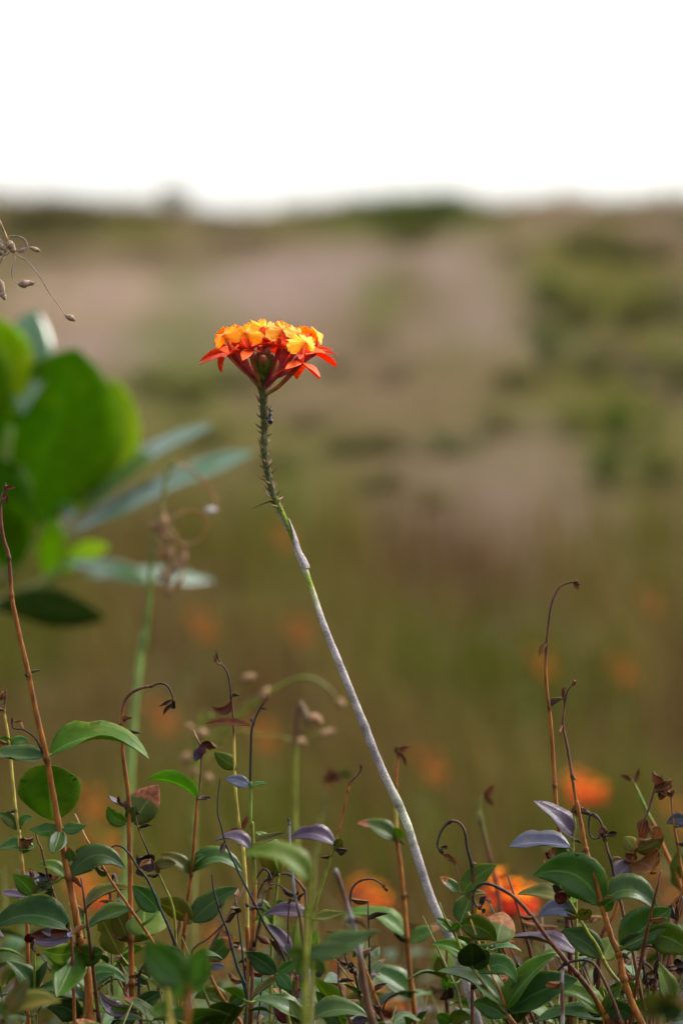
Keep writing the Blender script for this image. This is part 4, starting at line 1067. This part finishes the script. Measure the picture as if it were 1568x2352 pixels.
# --- right
shoot('very tall thin brown shoot with its tip bent over', 3.03, [
    ("7:885,203 850,206 800,226 768,270 740,350 722,480 712,588* 705,750 715,900 727,987* 742,1150 755,1350 762,1475* 775,1640 8:790,200 805,380 825,600 845,800* 860,1000 870,1405", 2.0, 8, 'dk db db rd or or or or or rd rd')],
"""7 880,205,920,185,30,dry
7 880,208,918,235,30,dry
7 885,205,925,215,24,black""")
shoot('tall dark tipped orange shoot carrying broad blue green leaves', 2.97, [
    ("7:878,840 850,872 832,920 822,1000 813,1098* 840,1230 870,1415* 900,1600 8:900,10 930,160 958,310* 1010,470 1050,640* 1080,740 1120,870 1165,970* 1195,1120* 1250,1280 1310,1405", 1.6, 9.5, 'db dk db db or or or or or or or'),
    ("7:822,960 812,910 815,872 832,862", 2.4, 2, 'rd rd', False)],
"""7 870,845,905,825,36,dry
7 885,850,880,815,26,dry
7 812,930,818,858,30,dry
8 1050,668,630,475,260,teal,110
8 1042,660,1405,700,140,teal,115
8 1050,690,1130,620,80,green
8 1172,918,1492,680,240,teal,0
8 1335,848,1620,975,190,green,40
8 1175,925,1345,850,100,dark""")
shoot('slender yellow shoot holding out a drooping purple leaf', 3.02, [("7:885,1600 8:880,90* 890,160 878,250* 880,390 892,600 897,800 900,1000 895,1405", 2, 5.5, 'db yg yg yg yg yg')],
"""7 885,1640,890,1590,30,dry
8 885,80,880,40,40,black
8 888,238,628,8,110,purple,10
8 860,300,478,292,90,lavender,25
8 875,390,690,400,120,half,40,-1
8 890,410,700,330,80,maroon,-20
8 900,370,952,358,40,lavender
8 900,660,530,590,70,olive,20
8 895,970,480,862,60,purple,30""")
shoot('dark dead shoot ending in a hooked loop with brown scraps', 3.0, [("8:1045,240 1010,243 985,222 976,160 985,95* 1020,95 1055,150 1075,240 1100,340 1115,380* 1140,500 1180,660 1200,750 1240,900 1280,1100* 1320,1300 1335,1405", 1.8, 5.2, 'dk dk dk db dk db db rd')],
"""8 1030,195,1090,190,46,dry
8 1040,215,1100,215,40,black
8 1095,215,1155,210,44,black
8 1060,235,1080,270,30,black
8 1075,210,1055,170,34,black""", **W)
shoot('wiry black dead shoot in an arch, brown scraps dangling from its end', 2.99, [("8:85,370 70,345 45,320 28,275* 50,200 90,147 120,132* 165,145 200,200 215,300 242,405* 252,500 250,700 246,1000 246,1405", 2.4, 5, 'dk dk dk db dk rd rd'), ("8:100,350 130,390 143,425 160,490", 1.6, 1.6, 'db rd', False)],
"""8 60,300,95,310,40,black
8 75,350,125,360,50,dry
8 100,360,140,405,44,dry
8 45,310,60,340,30,black
8 60,330,85,360,40,dry
8 185,582,402,408,125,green,20
8 165,582,45,480,60,half
8 170,770,245,600,140,dark,0,-1
8 200,600,340,595,40,olive,12""")
shoot('bushy yellow stemmed shoot with many broad green leaves beside the grey cane', 2.96, [
    ("8:40,640 75,740 130,825* 170,920 240,1045* 310,1140 380,1240 450,1330* 510,1405", 2, 6, 'gn yg yg ol ol or'), ("8:220,700 250,790 340,1040 400,1160 455,1300", 3, 4, 'ye tn or', False)],
"""8 125,832,12,745,56,green,10
8 120,820,165,770,50,green
8 170,788,398,885,150,green,35
8 235,1032,-5,905,90,green,35
8 250,1045,235,885,170,dark,0
8 245,1050,345,940,120,dark
8 288,1088,525,1152,120,teal,85
8 445,1290,30,1075,110,teal,45
8 455,1310,772,962,120,green,25
8 462,1340,905,1130,190,dark,35
8 450,1362,243,1275,130,teal,20
8 400,892,445,718,200,half,0,-1
8 265,1170,225,1190,40,black""")
shoot('long dark red diagonal twig with a hooked end', 2.98, [("8:310,690 270,665 252,620 258,570 290,533 340,525 420,555 520,620 622,735* 720,870 800,970 900,1090* 1000,1220 1110,1405", 1.8, 7.5, 'dk dk dk dk rd rd rd or')],
"""8 300,660,350,620,46,black
8 310,680,330,700,40,black
8 290,655,310,690,36,dry""", **W)
shoot('shoot with a white glinting folded leaf and teal leaves', 2.99, [("8:800,540 830,590 870,660 915,738* 975,840 1030,920 1065,1000* 1120,1090 1180,1160 1240,1260 1300,1405", 3, 6, 'yg yg yg yg ol or')],
"""8 900,735,662,738,100,lavender,55
8 912,740,988,685,80,olive,0
8 905,738,800,690,60,green
8 1058,990,805,820,150,teal,20
8 1065,1000,1128,875,140,green,0,-1
8 850,620,750,550,90,black
8 840,620,760,590,80,maroon
8 870,650,860,560,90,bright,0,-1""")
shoot('stout brown shadowed cane behind the glinting leaf', 3.3, [("8:835,700 848,850 860,1000 900,1200 930,1405", 8, 10, 'db db or')], "8 860,1010,830,1100,110,olive\n8 870,1010,980,1130,110,olive,0,-1\n8 800,750,770,770,40,black")
shoot('orange cane with two brown curled leaves and a dry head', 3.06, [("7:1440,1400 1420,1470 1385,1510 1345,1640 8:1320,130 1290,230 1265,330* 1220,450 1180,570 1130,720 1060,840 1040,1000 1030,1405", 2.2, 7, 'db db db or or or rd rd')],
"""7 1430,1480,1385,1380,70,dry
7 1400,1490,1490,1430,70,dry
7 1420,1500,1500,1500,80,dry
7 1440,1510,1440,1585,60,dry
7 1390,1500,1440,1440,60,dry
8 1270,318,1205,235,90,olive,0,-1
8 1275,318,1445,215,110,olive,-20,-1
8 1300,230,1340,130,90,dry
8 1370,250,1420,160,90,dry
8 1255,385,1365,460,170,dry,30
8 1250,385,1180,320,90,dry
8 1240,400,1120,500,130,purple""")
shoot('olive stalk with two small withered leaves forking at its top', 3.2, [("7:1245,1440 1290,1530 1345,1650 8:1400,190 1470,360 1530,480 1560,640 1490,900 1470,1405", 3.5, 8, 'ol gn or or rd rd')],
"""7 1250,1440,1175,1415,40,dry
7 1265,1455,1285,1360,36,dry
8 1540,560,1548,300,120,green,0,-1
8 1530,480,1590,400,80,green""")
shoot('thin brown stalk with a pale green leaf edge on', 3.05, [("7:1490,1530 1500,1650 8:1515,200 1530,270* 1550,400 1570,560 1500,660* 1440,900 1390,1170* 1370,1405", 2, 6.5, 'db or or or db rd')],
"""7 1490,1545,1470,1500,50,dry
7 1492,1540,1500,1490,40,dry
8 1620,150,1463,152,85,lavender,30
8 1500,665,1540,620,30,black""")
shoot('blurred brown stalk with two small dry leaves spread at its top', 3.42, [("7:310,1540 292,1600 288,1725 8:290,80 330,260 370,420 410,600 440,1000 460,1405", 4, 6, 'ol ol rd rd')], "7 310,1545,375,1465,50,dry\n7 315,1545,385,1590,44,dry", **W)
shoot('dark stems with a drooping crook and an upright green leaf', 2.98, [("8:1412,1010 1400,940 1360,915 1320,930 1310,990 1328,1100* 1350,1230 1360,1405", 2.2, 5, 'dk dk dk db')], "8 1500,1290,1403,1012,110,green,0,1\n8 1330,1110,1320,1170,30,black\n8 1400,1000,1380,1100,40,black\n8 1380,1110,1360,1160,40,black", **W)
shoot('brown cane with a crumpled dark pod low in the thicket', 3.02, [("8:1560,600 1530,740* 1480,980 1440,1150 1410,1405", 3.5, 5.5, 'db db rd rd')], "8 1500,1040,1570,1030,70,black\n8 1520,1060,1580,1080,70,black\n8 1440,1150,1390,1060,50,black\n8 1520,760,1535,640,30,black")
shoot('thin dark dead shoot drooping in a low arch', 2.97, [("8:758,1205 756,1130 790,1062 850,1022 880,1010 960,1006 1020,1042 1070,1130 1120,1240 1185,1405", 2.4, 4.5, 'dk dk dk db db')], "8 850,1020,800,1040,30,black\n8 1020,1050,1000,1170,40,black", **W)
shoot('straight grey stub standing before dark green leaves', 2.9, [("8:818,1050 813,1075 808,1150* 813,1300 810,1405", 2.6, 5.5, 'dk gy db gy')], '', name='dead_stick', cat='stick')
shoot('low shoot with long green leaves lying under the diagonal twig', 2.98, [("8:1060,1352* 1070,1405", 3, 4, 'yg or')], "8 1060,1352,735,1185,110,green,40\n8 1065,1350,1260,1390,120,dark,50\n8 1060,1350,1180,1160,60,green\n8 1070,1390,640,1395,70,teal,40")
shoot('small shoot with rounded leaves and pale buds', 3.0, [("8:1190,1165* 1200,1250 1210,1405", 2.5, 5, 'yg rd rd')], "8 1190,1190,1108,1165,80,green\n8 1195,1190,1285,1170,90,green\n8 1080,1240,1040,1170,40,bright\n8 1200,1210,1160,1230,80,green")
shoot('blurred brown leaved shoot close by', 2.4, [("8:1420,1330* 1425,1405", 5, 6, 'ol ol')], "8 1420,1330,1330,1200,130,olive,0\n8 1425,1330,1510,1215,120,olive,10\n8 1420,1340,1560,1300,120,dark\n8 1420,1340,1300,1340,90,olive")
shoot('low shoot with a tiny red bud and round leaf beside the grey cane', 3.1, [("8:90,830 85,1000 80,1200 95,1405", 3, 5, 'db rd rd')], "8 100,1180,140,1250,110,black\n8 100,1200,160,1180,90,black\n8 60,1110,30,980,90,olive\n8 85,1180,110,1100,90,bright")
shoot('green shoot with leaves cupped round its brown tip', 3.08, [("8:560,1060 555,1100 570,1200 575,1405", 3, 6, 'db db rd')], "8 560,1090,610,1020,60,black\n8 570,1260,740,1270,50,dry\n8 560,1080,520,1010,50,black")
shoot('bright green backlit shoot low beyond the grey cane', 3.45, [("8:60,1000 75,1120* 90,1405", 4, 6, 'ol rd')], "8 70,1110,20,960,110,bright,0,-1\n8 80,1120,130,1010,90,bright,0,-1\n8 80,1130,160,1240,110,green")
shoot('shoot with rounded green leaf at the foot of the bushy one', 2.97, [("8:110,1400 112,1460", 4, 5, 'yg ol')], "8 110,1400,240,1370,90,green,30\n8 105,1400,20,1350,80,green,10")
#%%PART4
# ------------------------------------------------------------------ fill: leafy shoots that make up the rest of the thicket
LOOK = [(('green', 'green', 'dark'), 'plain mid green leaves'), (('teal', 'teal', 'dark'), 'bluish green glossy leaves'), (('dark', 'dark', 'green'), 'dark green leaves'), (('purple', 'purple', 'dark', 'maroon'), 'purple tinged leaves'),
        (('green', 'teal', 'tipdry'), 'green leaves on an orange stem'), (('olive', 'olive', 'green'), 'olive yellow leaves'), (('tipdry', 'half', 'green'), 'leaves browned at the tips'), (('dark', 'teal', 'green', 'bright'), 'mixed light and dark green leaves')]
def fill_proto(seed, H=.42):
    rng = random.Random(seed); r = bpy.data.objects.new('leafy_shoot', None); col.objects.link(r)
    lean = Vector((rng.uniform(-.12, .12), rng.uniform(-.12, .12), 0)); ph = rng.uniform(0, 6)
    P = [Vector((lean.x*z*z+.006*math.sin(z*14+ph), lean.y*z*z+.006*math.cos(z*12+ph), z*H-.01)) for z in [i/9 for i in range(10)]]
    cs = [SC['or']]*5+[SC['rd']]*3+[(.07, .07, .010)]*2 if seed % 2 else [SC['db']]*4+[SC['rd']]*3+[(.075, .07, .012)]*3
    V, F, C = tube(P, [lerp(.0022, .0009, i/9)*(.35 if i == 9 else 1) for i in range(10)], cs, 6); mkobj('stem', V, F, M_STEM, r, cols=C)
    k = 0; z = .30
    while z < 1.0:
        i = min(8, int(z*9)); p = P[i].lerp(P[i+1], z*9-i)
        a0 = rng.uniform(0, .6)+k*math.pi/2
        for s in (0, 1):
            if rng.random() < .1: continue
            a = a0+s*math.pi; ln = rng.uniform(.026, .046)*(1 if z < .93 else .6)
            dr = Vector((math.cos(a), math.sin(a), rng.uniform(-.1, .75))).normalized()
            b = p+dr*.004; up = (Vector((0, 0, 1))-dr*dr.z+Vector((rng.uniform(-.4, .4), rng.uniform(-.4, .4), 0))).normalized()
            kind = rng.choice(LOOK[seed % 8][0])
            V, F, U, Mi = leaf_geo(b, b+dr*ln, up, ln*rng.uniform(.45, .62), up*ln*rng.uniform(-.02, .14), fold=rng.uniform(.15, .4), seed=seed*40+k*2+s, petiole=p, na=9, nb=2, tipcurl=rng.uniform(0, .5))
            mkobj('leaf', V, F, LM[kind], r, uvs=U, midx=Mi)
        k += 1; z += rng.uniform(.085, .13)
    return r
protos = [fill_proto(48+i) for i in range(8)]
rng = random.Random(77)
spots = []
def put(n, y0, y1, d0, d1, gap):
    while n:
        x, y, d = rng.uniform(-80, 1650), rng.uniform(y0, y1), rng.uniform(d0, d1)
        if gap and 740 < x < 1180: continue          # the orchid's cane stands free
        spots.append((x, y, d)); n -= 1
put(30, 2090, 2330, 3.06, 3.4, True); put(52, 2010, 2300, 3.5, 4.6, False); put(8, 2260, 2345, 2.8, 2.95, True); put(24, 2120, 2330, 2.97, 3.1, True)
for i in range(10): spots.append((rng.choice((rng.uniform(-700, -120), rng.uniform(1700, 2200))), rng.uniform(1950, 2250), rng.uniform(2.9, 3.6)))
used = set()
for i, (px, py, d) in enumerate(spots):
    t = at(px, py, d); g = terr(t.x, t.y); k = (i*5) % 8 if i % 3 else (0, 1, 2, 2, 7, 4)[i//3 % 6]
    r = protos[k] if k not in used else copy_tree(protos[k])
    used.add(k)
    r.location = (t.x, t.y, g); s = (t.z-g)/.41; r.scale = (max(.8, min(1.1, s)),)*2+(s,); r.rotation_euler.z = rng.uniform(0, 6.28)
    lk = LOOK[k][1]
    if d < 2.96: tag(r, 'short leafy shoot with %s, low before the taller stems' % lk, 'shoot', 'low shoots before the stems, '+lk)
    elif d < 3.12: tag(r, 'leafy shoot with %s, low between the taller stems' % lk, 'shoot', 'shoots between the stems, '+lk)
    else: tag(r, 'blurred leafy shoot with %s, crowded low behind the taller stems' % lk, 'shoot', 'shoots behind the stems, '+lk)

def cane_proto(seed, dead):
    rng = random.Random(seed); r = bpy.data.objects.new('withered_shoot' if dead else 'bare_cane', None); col.objects.link(r); H = .42
    lx, ly = rng.uniform(-.1, .1), rng.uniform(-.1, .1); P = [Vector((lx*(i/9)**2+rng.uniform(-.0015, .0015)*(2 if dead else 1), ly*(i/9)**2, i/9*H-.01)) for i in range(10)]
    if dead and seed % 2:                           # the tip hooks over
        a = rng.uniform(0, 6.28); q = P[-1]; R0 = rng.uniform(.008, .016)
        for k in range(1, 8):
            t = k/7*rng.uniform(3.2, 4.2); P.append(q+Vector((math.cos(a)*R0*(1-math.cos(t)), math.sin(a)*R0*(1-math.cos(t)), R0*1.3*math.sin(t))))
    n = len(P); c0, c1 = (SC['rd'], SC['dk']) if dead else (SC['or'], SC['db'] if seed % 2 else SC['rd'])
    fine = [Vector(p) for p in catmull([tuple(p) for p in P], 3)]; m = len(fine)
    rad = [lerp(.0017, .0004, i/(m-1)) if dead else lerp(.0021, .0005, (i/(m-1))**2) for i in range(m)]
    cs = [tuple(lerp(x, y, min(1, max(0, (i/m-.5)*4))) for x, y in zip(c0, c1)) for i in range(m)]
    for i in range(4, m-2, 5): rad[i] *= 1.3; cs[i] = tuple(x*.6 for x in cs[i])
    V, F, C = tube(fine, rad, cs, 6); mkobj('stem', V, F, M_STEM, r, cols=C)
    for k in range(4 if dead else 5):
        p = fine[-1-k] if dead else fine[int(m*(.45+.12*k))-1]; a = rng.uniform(0, 6.28); ln = rng.uniform(.005, .012) if dead else rng.uniform(.008, .022)
        dr = Vector((math.cos(a), math.sin(a), rng.uniform(-.5, .5))).normalized()
        V, F, U, Mi = leaf_geo(p, p+dr*ln, dr.orthogonal().normalized(), ln*.5, fold=.3, crumple=.3, seed=seed*9+k, na=7, nb=2)
        mkobj('withered_leaf', V, F, LM['black' if dead and k % 2 else 'dry'], r, uvs=U, midx=Mi)
    return r
for dead in (0, 1):
    pr = [cane_proto(200+10*dead+i, dead) for i in range(5)]
    for i in range(30 if dead else 18):
        px, py, d = rng.uniform(-60, 1620), rng.uniform(2040 if dead else 1960, 2290), rng.choice((rng.uniform(3.02, 3.14), rng.uniform(3.12, 3.9)))
        if 900 < px < 1180: px += 400
        t = at(px, py, d); g = terr(t.x, t.y); r = pr[i] if i < 5 else copy_tree(pr[i % 5])
        r.location = (t.x, t.y, g); k = (t.z-g)/.41; r.scale = (1, 1, k); r.rotation_euler.z = rng.uniform(0, 6.28)
        if dead: tag(r, 'thin dark dead shoot with a hooked tip low in the thicket' if i % 5 in (1, 3) else 'thin straight dark dead shoot with shrivelled scraps low in the thicket', 'shoot', 'dead hooked shoots in the thicket' if i % 5 in (1, 3) else 'dead straight shoots in the thicket')
        else: tag(r, 'bare orange cane with shrivelled leaf scraps low in the thicket', 'shoot', 'bare canes in the thicket')
